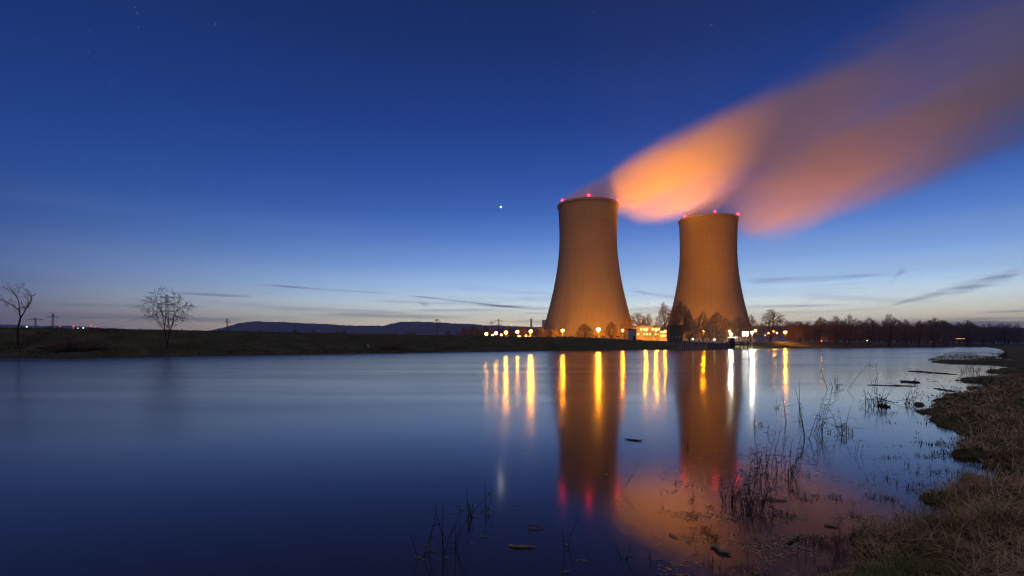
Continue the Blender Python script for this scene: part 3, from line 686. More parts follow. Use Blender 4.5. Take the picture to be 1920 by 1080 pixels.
def wires(A, B, label, sag=9, idx=(0,), rr_=.07):
    (ra, Ha, za, aa), (rb_, Hb, zb_, ab) = A, B
    for k in idx:
        for s_ in (-1, 1):
            za_, ha = aa[min(k,len(aa)-1)]; zb2, hb = ab[min(k,len(ab)-1)]
            p = ra.location+Vector((math.cos(za)*ha*s_, math.sin(za)*ha*s_, za_)); e = rb_.location+Vector((math.cos(zb_)*hb*s_, math.sin(zb_)*hb*s_, zb2))
            pts = [p.lerp(e, t_)-Vector((0,0,sag*4*t_*(1-t_))) for t_ in [i/18 for i in range(19)]]
            w_ = MB(); w_.tube([q_-p for q_ in pts], rr_, 3); o = w_.build('power_cable', M['pylon']); o.location = p
            tag(o, label, 'power cable', 'overhead power cables')
wires(py3, py1, 'overhead cable sagging from the pylon behind the lone tree down to the left pylon', 8, (0,1,2))
wires(py3, py4, 'overhead cable from the pylon behind the lone tree to the small distant pylon', 8, (0,1,2))
wires(py1, py2, 'overhead cable between the two left pylons', 5, (0,))
wires(py6, py7, 'overhead cable between the two wide armed pylons', 5, (0,))

# distant masts with beacons at the left horizon
def far_mast(px, py, D, m_, label, r_=3.0):
    p = at(px, py, D); z0 = 4.5; h = p.z-z0; root = empty('beacon_mast', (p.x, p.y, z0)); tag(root, label, 'beacon mast', 'distant lights at the left horizon')
    a = MB(); a.tube([(0,0,-1),(0,0,h)], [1.0,.5], 5); a.build('mast', M['pylon'], root)
    l = sphere_mb((0,0,h), r_, 8); l.build('beacon_light', M[m_], root, True)
far_mast(112.5, 612, 2600, 'redfar', 'distant red light just right of the pointed pylon', 2.6)
far_mast(138, 611.5, 2600, 'redfar', 'brightest distant red light in the middle of the left horizon', 3.6)
far_mast(137.5, 615, 2500, 'redfar', 'small distant red light below the brightest red one', 2.2)
far_mast(170.5, 611, 2600, 'redfar', 'distant red light left of the dim last one', 3.4)
far_mast(180, 612.5, 2700, 'redfar', 'last distant red light at the right of the horizon lights', 2.6)
far_mast(50, 612.5, 2500, 'whitefar', 'distant white light left of the flat armed pylon', 3.0)
far_mast(103, 614.5, 2500, 'whitefar', 'distant white light at the foot of the pointed pylon', 2.0)
far_mast(146, 615.3, 2500, 'whitefar', 'distant white light right of the brightest red light', 2.0)
far_mast(156, 615, 2500, 'whitefar', 'distant white light midway between the red lights', 2.6)

# ------------------------------------------------------------------ buildings on the far bank
def bldg(name, px0, px1, ytop, D, depth, label, cat, wall, roofh=.5, windows=None, winmat='glass', rooftop=None, door=False):
    x0, x1 = (px0-960)/F*D, (px1-960)/F*D; xc = (x0+x1)/2; z0 = hgt(xc, D)-.3; h = CH+(HY-ytop)/F*D-z0
    root = empty(name, (xc, D, z0)); tag(root, label, cat); w = x1-x0
    a = MB(); a.box((0, depth/2, (h-roofh)/2), (w, depth, h-roofh)); a.build('wall', M[wall], root)
    r_ = MB(); r_.box((0, depth/2, h-roofh/2), (w+.4, depth+.4, roofh)); r_.build('roof', M['roof'], root)
    if windows:
        nx, nz, ww, wh, z_lo, z_hi = windows
        for i in range(nx):
            for j in range(nz):
                x = -w/2+w*(i+.5)/nx; z = z_lo+(z_hi-z_lo)*(j/(max(nz-1,1)) if nz > 1 else .5)
                fr = MB(); fr.box((x, -.04, z), (ww+.2, .1, wh+.2)); fo = fr.build('window', M['steel'], root)
                gl = MB(); gl.box((x, -.10, z), (ww, .03, wh)); gl.build('pane', M[winmat], fo)
    if door:
        d = MB(); d.box((w*.25, -.04, 1.2), (1.0, .1, 2.1)); do = d.build('door', M['darkwall'], root)
        hd = MB(); hd.box((w*.25+.35, -.12, 1.2), (.12, .08, .06)); hd.build('handle', M['steel'], do)
    return root, w, h
bldg('industrial_building', 1017.5, 1024, 600, 590, 12, 'tall beige plant block rising at the left edge of the nearer tower', 'building', 'beige', .6)
bldg('industrial_building', 1008, 1017.2, 613, 590, 14, 'low beige plant block at the left foot of the nearer tower', 'building', 'beige', .5, (2,2,1.2,1.0,8.5,13))
bldg('industrial_building', 968, 1007, 628, 520, 12, 'long low plant hall behind the lamp row', 'building', 'beige', .4, (9,1,1.6,1.0,5.5,5.5), 'litwin')
r_, w_, h_ = bldg('industrial_building', 1194, 1237.5, 610.5, 345, 12, 'orange lit industrial building with open steel frame behind bare trees', 'building', 'beige', .6)
fr = MB()
for i in range(9): fr.box((-w_/2+w_*i/8, -1.3, h_/2), (.22, .22, h_))
for z in (h_*.35, h_*.62, h_-.2): fr.box((0, -1.3, z), (w_, .2, .2))
fr.build('steel_frame', M['steel'], r_)
for i in range(8):
    for z, hh in ((h_*.48, 1.3), (h_*.78, 1.3)):
        if (i*3+int(z)) % 4 == 0: continue
        x = -w_/2+w_*(i+.5)/8; a = MB(); a.box((x, -.04, z), (1.3, .1, hh)); ao = a.build('window', M['darkwall'], r_)
        b2 = MB(); b2.box((x, -.1, z), (1.1, .03, hh-.2)); b2.build('pane', M['litwin'], ao)
pp = MB()
for z in (h_*.45, h_*.55): pp.tube([(-w_/2, -2.0, z), (w_/2, -2.0, z)], .22, 6)
pp.build('pipe', M['steel'], r_)
bldg('industrial_building', 1238.2, 1249.5, 619, 340, 9, 'lower orange lit annex at the right end of the frame building', 'building', 'beige', .4, (3,2,.9,.9,4.5,7), 'litwin')
street_lamp(1211, 618.5, 325, 'sodium_dim', 'left orange lamp on the front of the lit industrial building', .4, power=22000)
street_lamp(1230.5, 619.5, 325, 'sodium_dim', 'middle orange lamp on the front of the lit industrial building', .45, power=22000)
street_lamp(1247.5, 620, 325, 'sodium_dim', 'orange lamp at the right corner of the lit annex', .4, power=9000)
bldg('kiosk', 1178, 1193, 617, 235, 3.2, 'pale grey windowless kiosk at the foot of the nearer tower', 'kiosk', 'pale', .25, door=True)
bldg('hut', 1256, 1279, 610, 248, 4, 'dark boxy hut under the tallest tree between the towers', 'hut', 'darkwall', .35, (3,1,.7,.7,3.2,3.2))
# chimney
p = on_ground(996, 800); hC = CH+(HY-598.5)/F*800-p.z; root = empty('chimney', p); tag(root, 'slim tall chimney standing left of the nearer tower', 'chimney')
a = MB(); a.lathe([(1.9,0),(1.6,hC*.6),(1.45,hC)], 16); a.build('stack', M['concrete'], root)
a = MB(); a.lathe([(1.75,hC-1.6),(1.9,hC-1.4),(1.9,hC),(1.75,hC+.2)], 16); a.build('cap', M['steel'], root)
# fence along the dike right of the landing stage
def fence(px0, px1, D0, D1, label, n):
    P0, P1 = on_ground(px0, D0), on_ground(px1, D1); root = empty('railing', P0); tag(root, label, 'railing')
    for i in range(n+1):
        q_ = P0.lerp(P1, i/n); q_.z = hgt(q_.x, q_.y); m_ = MB(); l = q_-P0; m_.box((l.x, l.y, l.z+.6), (.12,.12,1.3)); m_.build('post', M['steel'], root)
    for z in (.75, 1.2):
        m_ = MB(); pts = []
        for i in range(n+1):
            q_ = P0.lerp(P1, i/n); q_.z = hgt(q_.x, q_.y); pts.append(q_-P0+Vector((0,0,z)))
        m_.tube(pts, .06, 4); m_.build('rail', M['steel'], root)
fence(1425, 1500, 318, 350, 'steel railing on the dike edge right of the landing stage', 14)
fence(1290, 1362, 262, 272, 'steel railing on the quay behind the sheet piling', 12)
# sheet piling
Pa, Pb = Vector((*wpt(1266,656.0),0)), Vector((*wpt(1366,655.0),0)); Pa.y -= 2; Pb.y -= 2
d = (Pb-Pa); L_ = d.length; u_ = d/L_; nrm = Vector((u_.y, -u_.x, 0)); ang_ = math.atan2(u_.y, u_.x)
root = empty('sheet_pile_wall', Pa); tag(root, 'dark steel sheet pile quay wall with pale ribs at the water', 'quay wall')
m_ = MB(); m_.box(tuple(u_*L_/2+Vector((0,0,.6))), (L_, .5, 4.4), ang_); m_.build('wall', M['rust'], root)
npl = 26
for i in range(npl):
    if i > 15 and i % 2: continue
    m_ = MB(); c_ = u_*(L_*(i+.5)/npl)+nrm*.42+Vector((0,0,.9)); m_.box(tuple(c_), (.42, .34, 3.6), ang_); m_.build('pile_rib', M['concrete'] if i < 14 else M['rust'], root)
m_ = MB(); m_.box(tuple(u_*L_/2+Vector((0,0,2.92))), (L_+.4, .9, .22), ang_); m_.build('coping', M['concrete'], root)
# landing stage
D_ = 238; k_ = D_/F
P = at(1371.5, 655.2, D_); P.z = 0; root = empty('landing_stage', P); tag(root, 'landing stage with dark pillar, railed deck and mooring posts at the water', 'landing stage')
def lp_(px, py): v = at(px, py, D_)-P; return v
m_ = MB(); m_.box((0, 0, 2.1), (8*k_, 2.2, 6.4)); m_.build('pillar', M['darkwall'], root)
m_ = MB(); c_ = lp_(1388, 640); m_.box((c_.x, 1, c_.z), (32*k_, 3, .35)); m_.build('deck', M['concrete'], root)
m_ = MB(); c_ = lp_(1388, 646); m_.box((c_.x, 1.2, c_.z), (26*k_, 1.2, .7)); m_.build('beam', M['darkwood'], root)
m_ = MB(); c_ = lp_(1372, 653.3); m_.box((c_.x, .4, .35), (26*k_, 4.2, .5)); m_.build('pontoon', M['concrete'], root)
for px in (1364, 1380, 1390, 1397, 1404): m_ = MB(); v = lp_(px, 640); m_.box((v.x, 1.4, 1.2), (.35,.35,5.0)); m_.build('pile', M['darkwood'], root)
for px in (1362.5, 1367, 1378, 1383, 1388, 1393, 1399): m_ = MB(); v = lp_(px, 640); m_.box((v.x, -.4, v.z+1.1), (.09,.09,2.2)); m_.build('rail_post', M['white'], root)
for y in (632.5, 635.5): m_ = MB(); a_, b_ = lp_(1362.5, y), lp_(1399, y); m_.tube([(a_.x,-.4,a_.z),(b_.x,-.4,b_.z)], .07, 4); m_.build('rail', M['white'], root)
# white lamps of the landing stage
street_lamp(1370.5, 626, 238, 'whitelamp', 'bright white lamp on top of the landing stage pillar', .55, name='white_lamp', cat='lamp', power=9000, color=(1,.93,.72))
r_ = street_lamp(1410, 623, 262, 'whitelamp', 'brightest white floodlight right of the backlit panel', .5, name='white_lamp', cat='lamp', power=25000, color=(1,.97,.72))
p = at(1397.5, 626, 250); z0 = hgt(p.x, p.y); root = empty('backlit_sign', (p.x, p.y, z0)); tag(root, 'blank glowing white rectangular panel on a post by the landing stage', 'sign')
h = p.z-z0; m_ = MB(); m_.box((0,0,h/2), (.2,.2,h)); m_.build('post', M['steel'], root)
m_ = MB(); m_.box((0,.12,h), (11*.26+.15,.25,7.6*.26+.15)); m_.build('frame', M['steel'], root)
m_ = MB(); m_.box((0,-.03,h), (11*.26,.04,7.6*.26)); m_.build('panel', M['panel'], root)
# small marker and boards on the bank
p = on_ground(691, 128); root = empty('marker_board', p); tag(root, 'small pale marker board on the dike slope below the hills', 'marker board')
m_ = MB(); m_.box((0,0,.5), (.1,.1,1.2)); m_.build('post', M['darkwood'], root)
m_ = MB(); m_.box((0,-.08,1.0), (.5,.04,.75)); m_.build('board', M['pale'], root)
# lit canopy and parked cars far right
p = on_ground(1795, 600); root = empty('canopy', p); tag(root, 'flat canopy with a glowing orange edge on one post at the far right bank', 'canopy')
zt = CH+(HY-635.6)/F*600-p.z
m_ = MB(); m_.box((0,0,zt/2), (.5,.5,zt)); m_.build('post', M['concrete'], root)
m_ = MB(); m_.box((0,0,zt+.25), (12.5,5,.4)); m_.build('roof', M['roof'], root)
m_ = MB(); m_.box((0,-2.56,zt+.25), (12.3,.08,.35)); m_.build('light_strip', M['strip'], root)
def car(px, D, label, rz, body):
    p = on_ground(px, D); root = empty('parked_car', p, rz); tag(root, label, 'car', 'cars parked on the far right bank')
    prof = [(-2.1,.35),(-2.15,.8),(-1.3,.95),(-.7,1.42),(.8,1.45),(1.5,.98),(2.1,.85),(2.15,.35)]
    n = len(prof); m_ = MB(); V = [(x, y, z) for y in (-.85,.85) for x, z in prof]
    m_.add(V, [tuple(range(n)), tuple(range(2*n-1, n-1, -1))]+[(i, i+n, (i+1)%n+n, (i+1)%n) for i in range(n)]); m_.build('body', M[body], root)
    m_ = MB()
    for y in (-.87,.87): m_.add([(-1.15,y,.98),(-.62,y,1.36),(.72,y,1.38),(1.3,y,1.0),(-1.15,y*.98,.98),(-.62,y*.98,1.36),(.72,y*.98,1.38),(1.3,y*.98,1.0)], [(0,1,2,3),(7,6,5,4)])
    m_.build('side_window', M['glass'], root)
    for x in (-1.35,1.35):
        for y in (-.8,.8):
            m_ = MB(); m_.tube([(x,y-.1,.33),(x,y+.1,.33)], .33, 12); m_.build('wheel', M['roof'], root)
car(1837, 560, 'white car parked at the left of the two by the far right wood', .2, 'white')
car(1846, 575, 'pale grey car parked right of the white car', -.3, 'pale')

# ------------------------------------------------------------------ bank grass (uncountable)
def blades(name, X, Y, Z, length, width, flat, mat, seed, bend=.5):
    rr = np.random.RandomState(seed); n = len(X); a = rr.rand(n)*2*math.pi
    tilt = flat
    dirx, diry = np.cos(a), np.sin(a); px_, py_ = -diry*width/2, dirx*width/2
    l1 = length*.5; e1 = np.sin(tilt)*l1; z1 = np.cos(tilt)*l1
    t2 = np.minimum(tilt+bend*(.3+rr.rand(n)), 1.75); e2 = e1+np.sin(t2)*l1; z2 = z1+np.cos(t2)*l1
    V = np.zeros((n,5,3))
    V[:,0] = np.stack([X-px_, Y-py_, Z], 1); V[:,1] = np.stack([X+px_, Y+py_, Z], 1)
    V[:,2] = np.stack([X+dirx*e1+px_*.8, Y+diry*e1+py_*.8, Z+z1], 1); V[:,3] = np.stack([X+dirx*e1-px_*.8, Y+diry*e1-py_*.8, Z+z1], 1)
    V[:,4] = np.stack([X+dirx*e2, Y+diry*e2, Z+z2], 1)
    b_ = (np.arange(n)*5)[:,None]
    f = np.concatenate([b_+np.array([[0,1,2]]), b_+np.array([[0,2,3]]), b_+np.array([[3,2,4]])])
    return mesh_np(name, V.reshape(-1,3), f, mat)
rs = np.random.RandomState(21)
def scatter_near(n, rmin, rmax, a0, a1, lo, hi, pw=1.0):
    r_ = rmin*(rmax/rmin)**(rs.rand(n)**pw); a = np.radians(a0+(a1-a0)*rs.rand(n)); x = r_*np.sin(a); y = r_*np.cos(a); s = near_sd(x, y)
    k = (s > lo) & (s < hi); return x[k], y[k], r_[k], s[k]
x, y, r_, s = scatter_near(330000, 3.4, 90, 8, 58, -.02, 60)
cl = fbm(x/.5, y/.5, 2); ln = (.10+.16*rs.rand(len(x)))*(1+1.2*np.clip(cl,-.5,.5)); wd = .0035*np.clip(r_/4, 1, 9)
fl = np.clip(.55+.45*rs.rand(len(x))-.8*cl, .1, 1.5)
o = blades('bank_grass', x, y, height(x, y)-.01, ln*np.clip(9/r_, .35, 1)*np.clip(r_/7, .55, 1), wd, fl, M['grass'], 3, .8)
tag(o, 'matted dry brown and green grass on the near bank', 'grass', kind='stuff')
x, y, r_, s = scatter_near(60000, 3.4, 40, 8, 58, .0, 30)
cl = fbm(x/.8+9, y/.8, 2); k = cl > -.12; x, y, r_ = x[k], y[k], r_[k]
o = blades('bank_straw', x, y, height(x, y)+.03+.05*rs.rand(len(x))*np.clip(9/r_, .3, 1), .22+.3*rs.rand(len(x)), .0035*np.clip(r_/4.5,1,6), np.clip(1.25+.25*rs.randn(len(x)), .7, 1.55), M['straw'], 4, .25)
tag(o, 'flattened pale straw lying over the near bank', 'straw', kind='stuff')
# marsh fringe and wrack standing in the shallows
x, y, r_, s = scatter_near(300000, 4, 60, 16, 50, -2.6, .05)
c1_ = fbm(x/.35+3, y/.35, 3); k = (c1_-.35*np.clip(-s,0,3)/1.3 > .09) & (rs.rand(len(x)) < .55); x, y, r_ = x[k], y[k], r_[k]
o = blades('marsh_fringe', x, y, np.full(len(x), -.01), .03+.09*rs.rand(len(x)), .004*np.clip(r_/5,1,6), np.clip(.9+.5*rs.randn(len(x)), .0, 1.6), M['reed'], 5, .6)
tag(o, 'dark tufts of drowned grass along the near waterline', 'drowned grass', kind='stuff')
# far marsh tongue (reeds between 20 and 160 m on the right)
n = 15000; px = 1738+rs.rand(n)*150; pyy = 657+rs.rand(n)**.8*22
D = CH*F/(pyy-HY); x = (px-960)/F*D; y = D; k = (fbm(x/3, y/3, 3) > .05) & (near_sd(x, y) > -14) & (px > 1738+np.abs(pyy-676)*3.0); x, y = x[k], y[k]
o = blades('marsh_reeds', x, y, np.maximum(height(x, y), -.02), (.12+.3*rs.rand(len(x))), .018+.02*rs.rand(len(x)), .4*rs.rand(len(x)), M['reed'], 6, .4)
tag(o, 'thin brown reeds standing in the marshy inlet on the right', 'reeds', kind='stuff')
# far bank tussocks
n = 150000; fl_ = np.array(far_line[3:17]); seg_l = np.linalg.norm(np.diff(fl_, axis=0), axis=1); cum = np.cumsum(seg_l)/seg_l.sum()
t_ = rs.rand(n)**1.6; idx = np.searchsorted(cum, t_).clip(0, len(seg_l)-1); prev = np.concatenate([[0], cum])[idx]; lt = (t_-prev)/(cum[idx]-prev+1e-9)
A_ = fl_[idx]; B_ = fl_[idx+1]; pp_ = A_+(B_-A_)*lt[:,None]; dn = (B_-A_); dn = np.stack([-dn[:,1], dn[:,0]], 1)/np.linalg.norm(dn, axis=1, keepdims=True)
pp_ = pp_+dn*(rs.rand(n)**1.3*26)[:,None]; x, y = pp_[:,0], pp_[:,1]; k = (fbm(x/2.5, y/2.5, 3) > -.05); x, y = x[k], y[k]
o = blades('bank_tussocks', x, y, height(x, y)-.03, .2+.35*rs.rand(len(x)), .05+.05*rs.rand(len(x)), .9*rs.rand(len(x)), M['grassfar'], 7, .6)
tag(o, 'rough brown tussocks on the far bank slope', 'tussocks', kind='stuff')

# ------------------------------------------------------------------ plants standing in the water
def stem_path(rg, p, d, L, n, w, droop=0.0, breaks=0):
    pts = [p.copy()]; 
    for i in range(n):
        d = (d+Vector((rg.gauss(0,w), rg.gauss(0,w), rg.gauss(0,w*.5)-droop))).normalized()
        if breaks and i == int(n*.6): d = Vector((rg.choice((-1,1))*rg.uniform(.6,1), rg.uniform(-.4,.4), rg.uniform(-.9,.1))).normalized()
        p = p+d*L/n; pts.append(p.copy())
    return pts
def clump(px, py, hpx, wpx, nst, label, seed, lean=0, style='reed', brk=.35, thick=1.0, cat='reed clump', name='reed_clump', mat='reed', group='dead reed clumps in the shallows'):
    x0, y0 = wpt(px, py); k = y0/F; H = hpx*k; Wd = wpx*k/2; rg = random.Random(seed); segs = []
    th_ = .0040*thick*max(1, y0/8)
    for i in range(nst):
        bx = rg.uniform(-1,1)*Wd*.75; by = rg.uniform(-1,1)*min(Wd, .35)
        L = H*rg.uniform(.45, 1.05) if i else H*1.05
        d = Vector((lean+rg.gauss(0,.16), rg.gauss(0,.12), 1)).normalized()
        pts = stem_path(rg, Vector((bx, by, -.12)), d, L+.12, 8, .07, 0.02, breaks=(rg.random() < brk and i > 0))
        for a_, b_, j in zip(pts, pts[1:], range(8)):
            segs.append((*a_, *b_, th_*(1-.07*j), th_*(1-.07*(j+1))))
        for j in range(2, 8):
            if rg.random() < .55:
                l = L*rg.uniform(.08,.24); dd = Vector((rg.gauss(0,1), rg.gauss(0,1), rg.uniform(-.5,.9))).normalized(); e1 = pts[j]+dd*l*.6
                e2 = e1+(dd+Vector((0,0,rg.uniform(-1.2,.2)))).normalized()*l*.5
                segs.append((*pts[j], *e1, th_*.75, th_*.6)); segs.append((*e1, *e2, th_*.6, th_*.25))
        if rg.random() < .3:
            t_ = pts[-1] if rg.random() < .5 else pts[5]
            for _ in range(4):
                dd = Vector((rg.gauss(0,.7), rg.gauss(0,.7), rg.uniform(-.6,1))).normalized()*H*.05; segs.append((*t_, *(t_+dd), th_*1.6, th_*.3))
    o = segs_mesh(name, segs, M[mat], None, 4); o.location = (x0, y0, 0); tag(o, label, cat, group); return o
clump(1514, 822, 102, 14, 3, 'tallest upright forked reed stems rising from the middle of the right shallows', 1, .06, brk=0, thick=1.5)
clump(1536, 815, 88, 34, 9, 'tangled tall reed clump just right of the tallest forked stems', 2, .04)
clump(1583, 812, 48, 26, 12, 'compact bent reed clump right of the tall tangled one', 3, -.02, brk=.6)
clump(1552, 730, 46, 5, 1, 'single thin upright stem far out left of the slanting reed', 4, .08, brk=0)
clump(1474, 792, 66, 6, 2, 'single slim reed stem left of the tall forked stems', 6, .04, brk=0)
clump(1455, 765, 14, 10, 4, 'tiny reed tuft left of the single slim stem', 7)
clump(1500, 785, 36, 5, 2, 'short thin stem between slim reed and tallest stems', 8, 0)
clump(1645, 762, 42, 34, 18, 'dense dark reed clump with a lump of drift near the right bank', 9, .02, brk=.5, thick=1.3)
clump(1700, 758, 32, 26, 9, 'loose row of short reeds right of the dense dark clump', 10, .05, brk=.2)
clump(1640, 728, 48, 36, 4, 'sparse pale tall reeds behind the dense dark clump', 11, .06, brk=.2, thick=.6)
clump(1572, 727, 22, 24, 6, 'small leafy reed tuft left of the slanting reed', 12)
clump(1421, 798, 24, 26, 7, 'low pair of reed tufts above the big left clump', 13)
clump(1452, 812, 18, 30, 5, 'looped bent reeds above the big tangled clump', 14, .1, brk=1)
clump(1440, 882, 82, 84, 24, 'wide tangled reed clump crossing the edge of the orange reflection', 15, .03, brk=.5, thick=1.2)
clump(1487, 890, 62, 10, 3, 'lone crossed stems right of the wide tangled clump', 16, .03, brk=.4, thick=1.2)
clump(1400, 950, 80, 84, 30, 'big dark curved reed clump standing in the orange reflection', 17, .12, brk=.35, thick=1.2)
clump(1368, 945, 66, 30, 10, 'slanting reeds at the left side of the big dark clump', 18, .18, brk=.2)
clump(1302, 940, 34, 12, 4, 'small crossed twigs left of the big dark clump', 19, -.02, brk=.6)
clump(1286, 838, 18, 5, 3, 'short stub standing in the reflection of the farther tower', 20, thick=2)
clump(1268, 908, 10, 6, 3, 'tiny stub at the lower left of the farther tower reflection', 21, thick=2)
clump(1152, 924, 80, 4, 1, 'thin vertical stem in the reflection of the nearer tower', 22, .0, brk=0)
clump(1137, 890, 8, 26, 5, 'tiny drift tuft left of the thin vertical stem', 23)
clump(792, 1046, 86, 22, 4, 'leftmost of the thin reed stalks standing in the dark blue water', 24, .0, brk=.1)
clump(831, 1044, 118, 10, 3, 'second thin stalk group from the left in the dark blue water', 25, -.01, brk=.1)
clump(853, 1024, 118, 10, 3, 'tallest thin stalks in the dark blue water', 26, .02, brk=.1)
clump(869, 956, 38, 8, 3, 'short blurry stalk behind the tallest thin stalks', 27)
clump(884, 972, 32, 10, 5, 'short dark stub left of the stalks near the planet reflection', 28, thick=1.5)
clump(910, 962, 52, 16, 5, 'thin stalk tuft just left of the planet reflection', 29, .03)
clump(1061, 1024, 58, 6, 2, 'thin bent stalk at the bottom right of the floating frame of twigs', 30, .04, brk=0)
clump(1420, 1040, 22, 60, 12, 'low tuft of drowned twigs beside the floating log', 31, brk=.6)
clump(1500, 1030, 26, 80, 16, 'low twiggy tuft in front of the bottom grass edge', 32, brk=.5)
clump(1560, 985, 30, 30, 3, 'thin short stems in the reddish shallow water', 33, .05, brk=0)
clump(1620, 995, 34, 10, 2, 'thin upright twig at the bottom grass edge', 34, .06, brk=0)
clump(1700, 985, 30, 30, 4, 'sparse twigs where bank and blue water meet', 35, .1)
clump(1850, 728, 26, 60, 22, 'row of short reeds in front of the grassy spit', 36, thick=1.0)
clump(1835, 700, 22, 90, 26, 'reed row along the far narrow inlet', 37, thick=.8)
clump(1332, 1068, 30, 50, 10, 'dark twigs at the bottom edge left of the grass', 38)
clump(1170, 1046, 34, 10, 3, 'short leaning stems standing right of the pale scraps at the bottom', 41, .05)
clump(1218, 1052, 26, 12, 3, 'low crossed stems at the bottom edge of the orange reflection', 42, .0, brk=.5)
clump(1296, 1010, 28, 8, 2, 'two small stems in the orange reflection left of the floating log', 43, .08)
clump(1180, 828, 10, 36, 6, 'thin floating tuft between the two tower reflections', 44)
clump(1607, 852, 30, 26, 4, 'two thin bent stems low right of the compact bent clump', 45, .1)
clump(1660, 905, 12, 60, 12, 'row of tiny tufts in the blue shallows', 46)
clump(1730, 880, 14, 70, 16, 'row of tiny tufts near the bank edge in the blue shallows', 47)
clump(1745, 830, 12, 50, 10, 'tiny tufts just off the middle of the bank edge', 48)
clump(1605, 948, 12, 50, 12, 'tiny tufts where the orange reflection fades to blue', 49)
clump(1690, 952, 14, 60, 14, 'tiny tufts left of the little bank point', 50)
clump(1530, 862, 20, 30, 4, 'thin scattered stems below the tangled tall clump', 51, .05)
clump(1780, 850, 16, 40, 12, 'short dark tufts at the foot of the bank below the bend', 52)
def slant(px0, py0, px1, py1, label, tip=True):
    x0, y0 = wpt(px0, py0); k = y0/F; e = Vector(((px1-px0)*k, .1, (py0-py1)*k)); S = []; rg = random.Random(4); p = Vector((0,0,-.1)); r_ = .0075
    pts = [Vector((0,0,-.05))+e*(i/8)+Vector((0,0,.12*math.sin(math.pi*i/8)*e.length*.3)) for i in range(9)]
    for i in range(8): S.append((*pts[i], *pts[i+1], r_*(1-.06*i), r_*(1-.06*(i+1))))
    if tip:
        for dd in ((.16,0,-.06),(.22,.02,-.12),(.1,0,.2),(.3,0,-.02),(.08,.02,-.3)): S.append((*pts[-1], *(pts[-1]+Vector(dd)), r_*.6, r_*.3)); 
    o = segs_mesh('bent_reed', S, M['reed'], None, 5); o.location = (x0, y0, 0); tag(o, label, 'reed stem', 'slanting reed stems'); return o
slant(1587, 732, 1632, 682, 'long slanting reed stem with a drooping tip far out in the shallows')
slant(1428, 958, 1452, 900, 'slanting dark twig right of the big reed clump', False)
slant(1478, 905, 1486, 868, 'short slanting twig under the lone crossed stems', False)
def stalk(px, py, h, label, lean, seed):
    x0, y0 = wpt(px, py); z = hgt(x0, y0); rg = random.Random(seed); S = []
    pts = stem_path(rg, Vector((0,0,-.03)), Vector((lean,0,1)).normalized(), h, 10, .035)
    for i in range(10): S.append((*pts[i], *pts[i+1], .0045*(1-.05*i), .0045*(1-.05*(i+1))))
    o = segs_mesh('dry_stalk', S, M['straw'], None, 5); o.location = (x0, y0, z); tag(o, label, 'dry stalk', 'dry stalks on the near bank')
stalk(1828, 1010, .62, 'tall pale dry stalk standing upright on the near bank', .0, 1)
stalk(1840, 1018, .60, 'pale dry stalk leaning right on the near bank', .45, 2)
stalk(1700, 1008, .22, 'short pale stalk leaning right at the bank edge', .5, 3)

# driftwood
def log(px0, py0, px1, py1, r_, mat, label, seed, name='driftwood_log', cat='driftwood', branch=False, zz=.01):
    a_ = Vector((*wpt(px0, py0), 0)); b_ = Vector((*wpt(px1, py1), 0)); rg = random.Random(seed); d = b_-a_; n = 9; pts = []; rr_ = []
    side = Vector((-d.y, d.x, 0)).normalized()
    for i in range(n+1):
        t_ = i/n; pts.append(d*t_+side*rg.gauss(0, r_*.9)+Vector((0,0,zz+rg.uniform(0,r_*.5)))); rr_.append(r_*(.75+.5*math.sin(math.pi*min(1,t_*1.05+.05)))*rg.uniform(.85,1.1)*(.5 if i in (0,n) else 1))
    m_ = MB(); m_.tube(pts, rr_, 8)
    if branch:
        for _ in range(branch):
            i = rg.randrange(2, n); L = d.length*rg.uniform(.12,.3); dd = (Vector((rg.gauss(0,1), rg.gauss(0,.6), rg.uniform(0,.8)))).normalized()
            m_.tube([pts[i], pts[i]+dd*L*.5, pts[i]+dd*L+Vector((0,0,-.05*L))], [r_*.55, r_*.4, r_*.15], 5)
    o = m_.build(name, M[mat], smooth=True); o.location = a_; tag(o, label, cat); return o
log(952, 1025.5, 1007, 1028, .011, 'driftwood', 'pale orange lit floating stick in the dark blue water', 1)
log(1254, 1001, 1272, 1011, .007, 'driftwood', 'short pale stick floating in the orange reflection', 2)
log(1332, 1026, 1370, 1041, .022, 'driftwood', 'thick short log floating in front of the big reed clump', 3)
log(1172, 824, 1205, 828, .012, 'darkwood', 'thin floating branch in the water between the tower reflections', 4, branch=3, name='floating_branch')
log(1703, 696, 1795, 702.5, .04, 'darkwood', 'long dark drift branch far out near the grassy spit', 5, branch=3, name='floating_branch')
log(1688, 715.5, 1724, 718, .055, 'darkwood', 'dark lump of drift left of the grassy spit', 6, branch=14)
log(1625, 722, 1722, 724.5, .02, 'darkwood', 'long thin sunken branch behind the dense dark reed clump', 7, branch=4, name='floating_branch')
log(1750, 728.5, 1790, 734.5, .03, 'darkwood', 'forked stick floating near the bank tip', 8, branch=2, name='floating_branch')
log(1430, 937, 1478, 939, .010, 'driftwood', 'pale straight reed piece floating right of the big reed clump', 9)
log(1545, 985, 1573, 990, .010, 'driftwood', 'pale short reed piece floating in the reddish shallows', 10)
log(1646, 761, 1668, 764, .045, 'darkwood', 'ragged drift lump at the foot of the dense reed clump', 11, branch=16)
log(1500, 1008, 1470, 1022, .012, 'darkwood', 'dark crooked twig lying in the shallow water near the bottom', 12, branch=3, name='floating_branch')
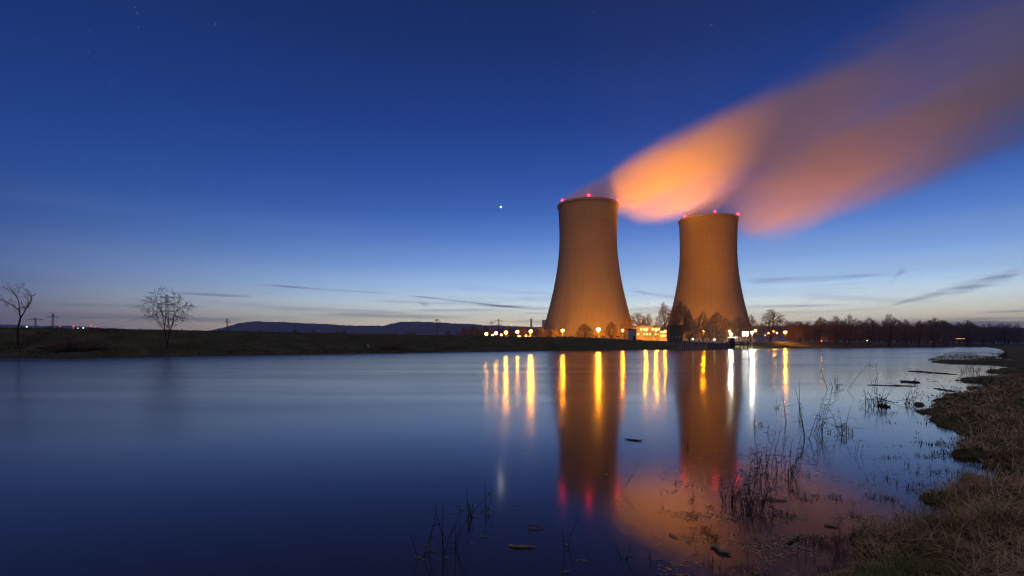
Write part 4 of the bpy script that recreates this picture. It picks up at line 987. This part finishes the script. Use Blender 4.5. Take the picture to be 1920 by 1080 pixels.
# little frame of crossing twigs in the dark water
x0, y0 = wpt(1000, 991); S = []
for a_, b_ in (((-.055,0,-.1),(-.055,0,.055)),((.06,0,-.1),(.058,0,.06)),((-.05,0,.045),(.12,.01,.012)),((-.06,0,.01),(.08,.01,.006)),((-.055,.01,.03),(.055,0,.02))): S.append((*a_, *b_, .0035, .0028))
o = segs_mesh('twig_frame', S, M['darkwood'], None, 5); o.location = (x0, y0, 0); tag(o, 'small frame of crossing twigs standing in the dark blue water', 'twigs')
# floating scraps: individually copied bits, and the rest as uncountable wrack
m_ = MB(); rg = random.Random(2)
for i in range(5):
    a = rg.uniform(0,6.28); m_.tube([(rg.gauss(0,.012), rg.gauss(0,.01), .003+.004*i), (rg.gauss(0,.012)+.03*math.cos(a), rg.gauss(0,.01)+.02*math.sin(a), .006+.004*i)], [.004,.0025], 5)
scrap = m_.build('floating_scrap', M['driftwood'])
sc = [(797,1022),(812,1034),(783,1046),(793,1051),(837,1046),(852,1027),(848,962),(892,969),(905,962),(912,963),(924,959),(939,961),(968,948),(992,990),(1003,992),(1013,991),(1061,1022),(1060,1073),(1083,1052),(1092,1052),(1098,1053),(885,1020),(906,1007),(918,935),(1137,890),(1152,889),(1296,990),(1180,1042),(1218,1036),(1304,1040),(1380,925),(1392,918)]
for i, (px, py) in enumerate(sc):
    s = scrap if i == 0 else scrap.copy()
    if i: COL.objects.link(s)
    s.location = (*wpt(px, py), 0); s.rotation_euler = (0,0,i*1.3); k = .55+.35*((i*7) % 5)/4; s.scale = (k,k,k*.8)
    tag(s, 'small pale scrap of plant floating on the dark water', 'floating scrap', 'floating scraps')
n = 5200; x, y, r_, s = scatter_near(90000, 4.6, 13, 16, 46, -3.4, -.02)
c1_ = fbm(x/.35+5, y/.35, 3); k = (c1_ > .10) & (rs.rand(len(x)) < .12); x, y = x[k], y[k]
o = blades('floating_wrack', x, y, np.full(len(x), .004), .02+.05*rs.rand(len(x)), .006+.007*rs.rand(len(x)), 1.35+.2*rs.rand(len(x)), M['straw'], 9, .2)
tag(o, 'loose bits of reed and straw drifting in the shallows', 'wrack', kind='stuff')

# ------------------------------------------------------------------ haze
HAZE = 0.00009
if HAZE:
    hm = bpy.data.materials.new('haze'); hm.use_nodes = True; t = hm.node_tree; t.nodes.clear()
    pv = t.nodes.new('ShaderNodeVolumePrincipled'); pv.inputs['Color'].default_value = (.40,.55,1.0,1); pv.inputs['Density'].default_value = HAZE
    oo = t.nodes.new('ShaderNodeOutputMaterial'); t.links.new(pv.outputs[0], oo.inputs['Volume'])
    hm.cycles.homogeneous_volume = True
    m_ = MB(); m_.box((0, 0, 318), (24000, 24000, 642)); o = m_.build('haze', hm); tag(o, 'thin evening haze', 'haze', kind='stuff')
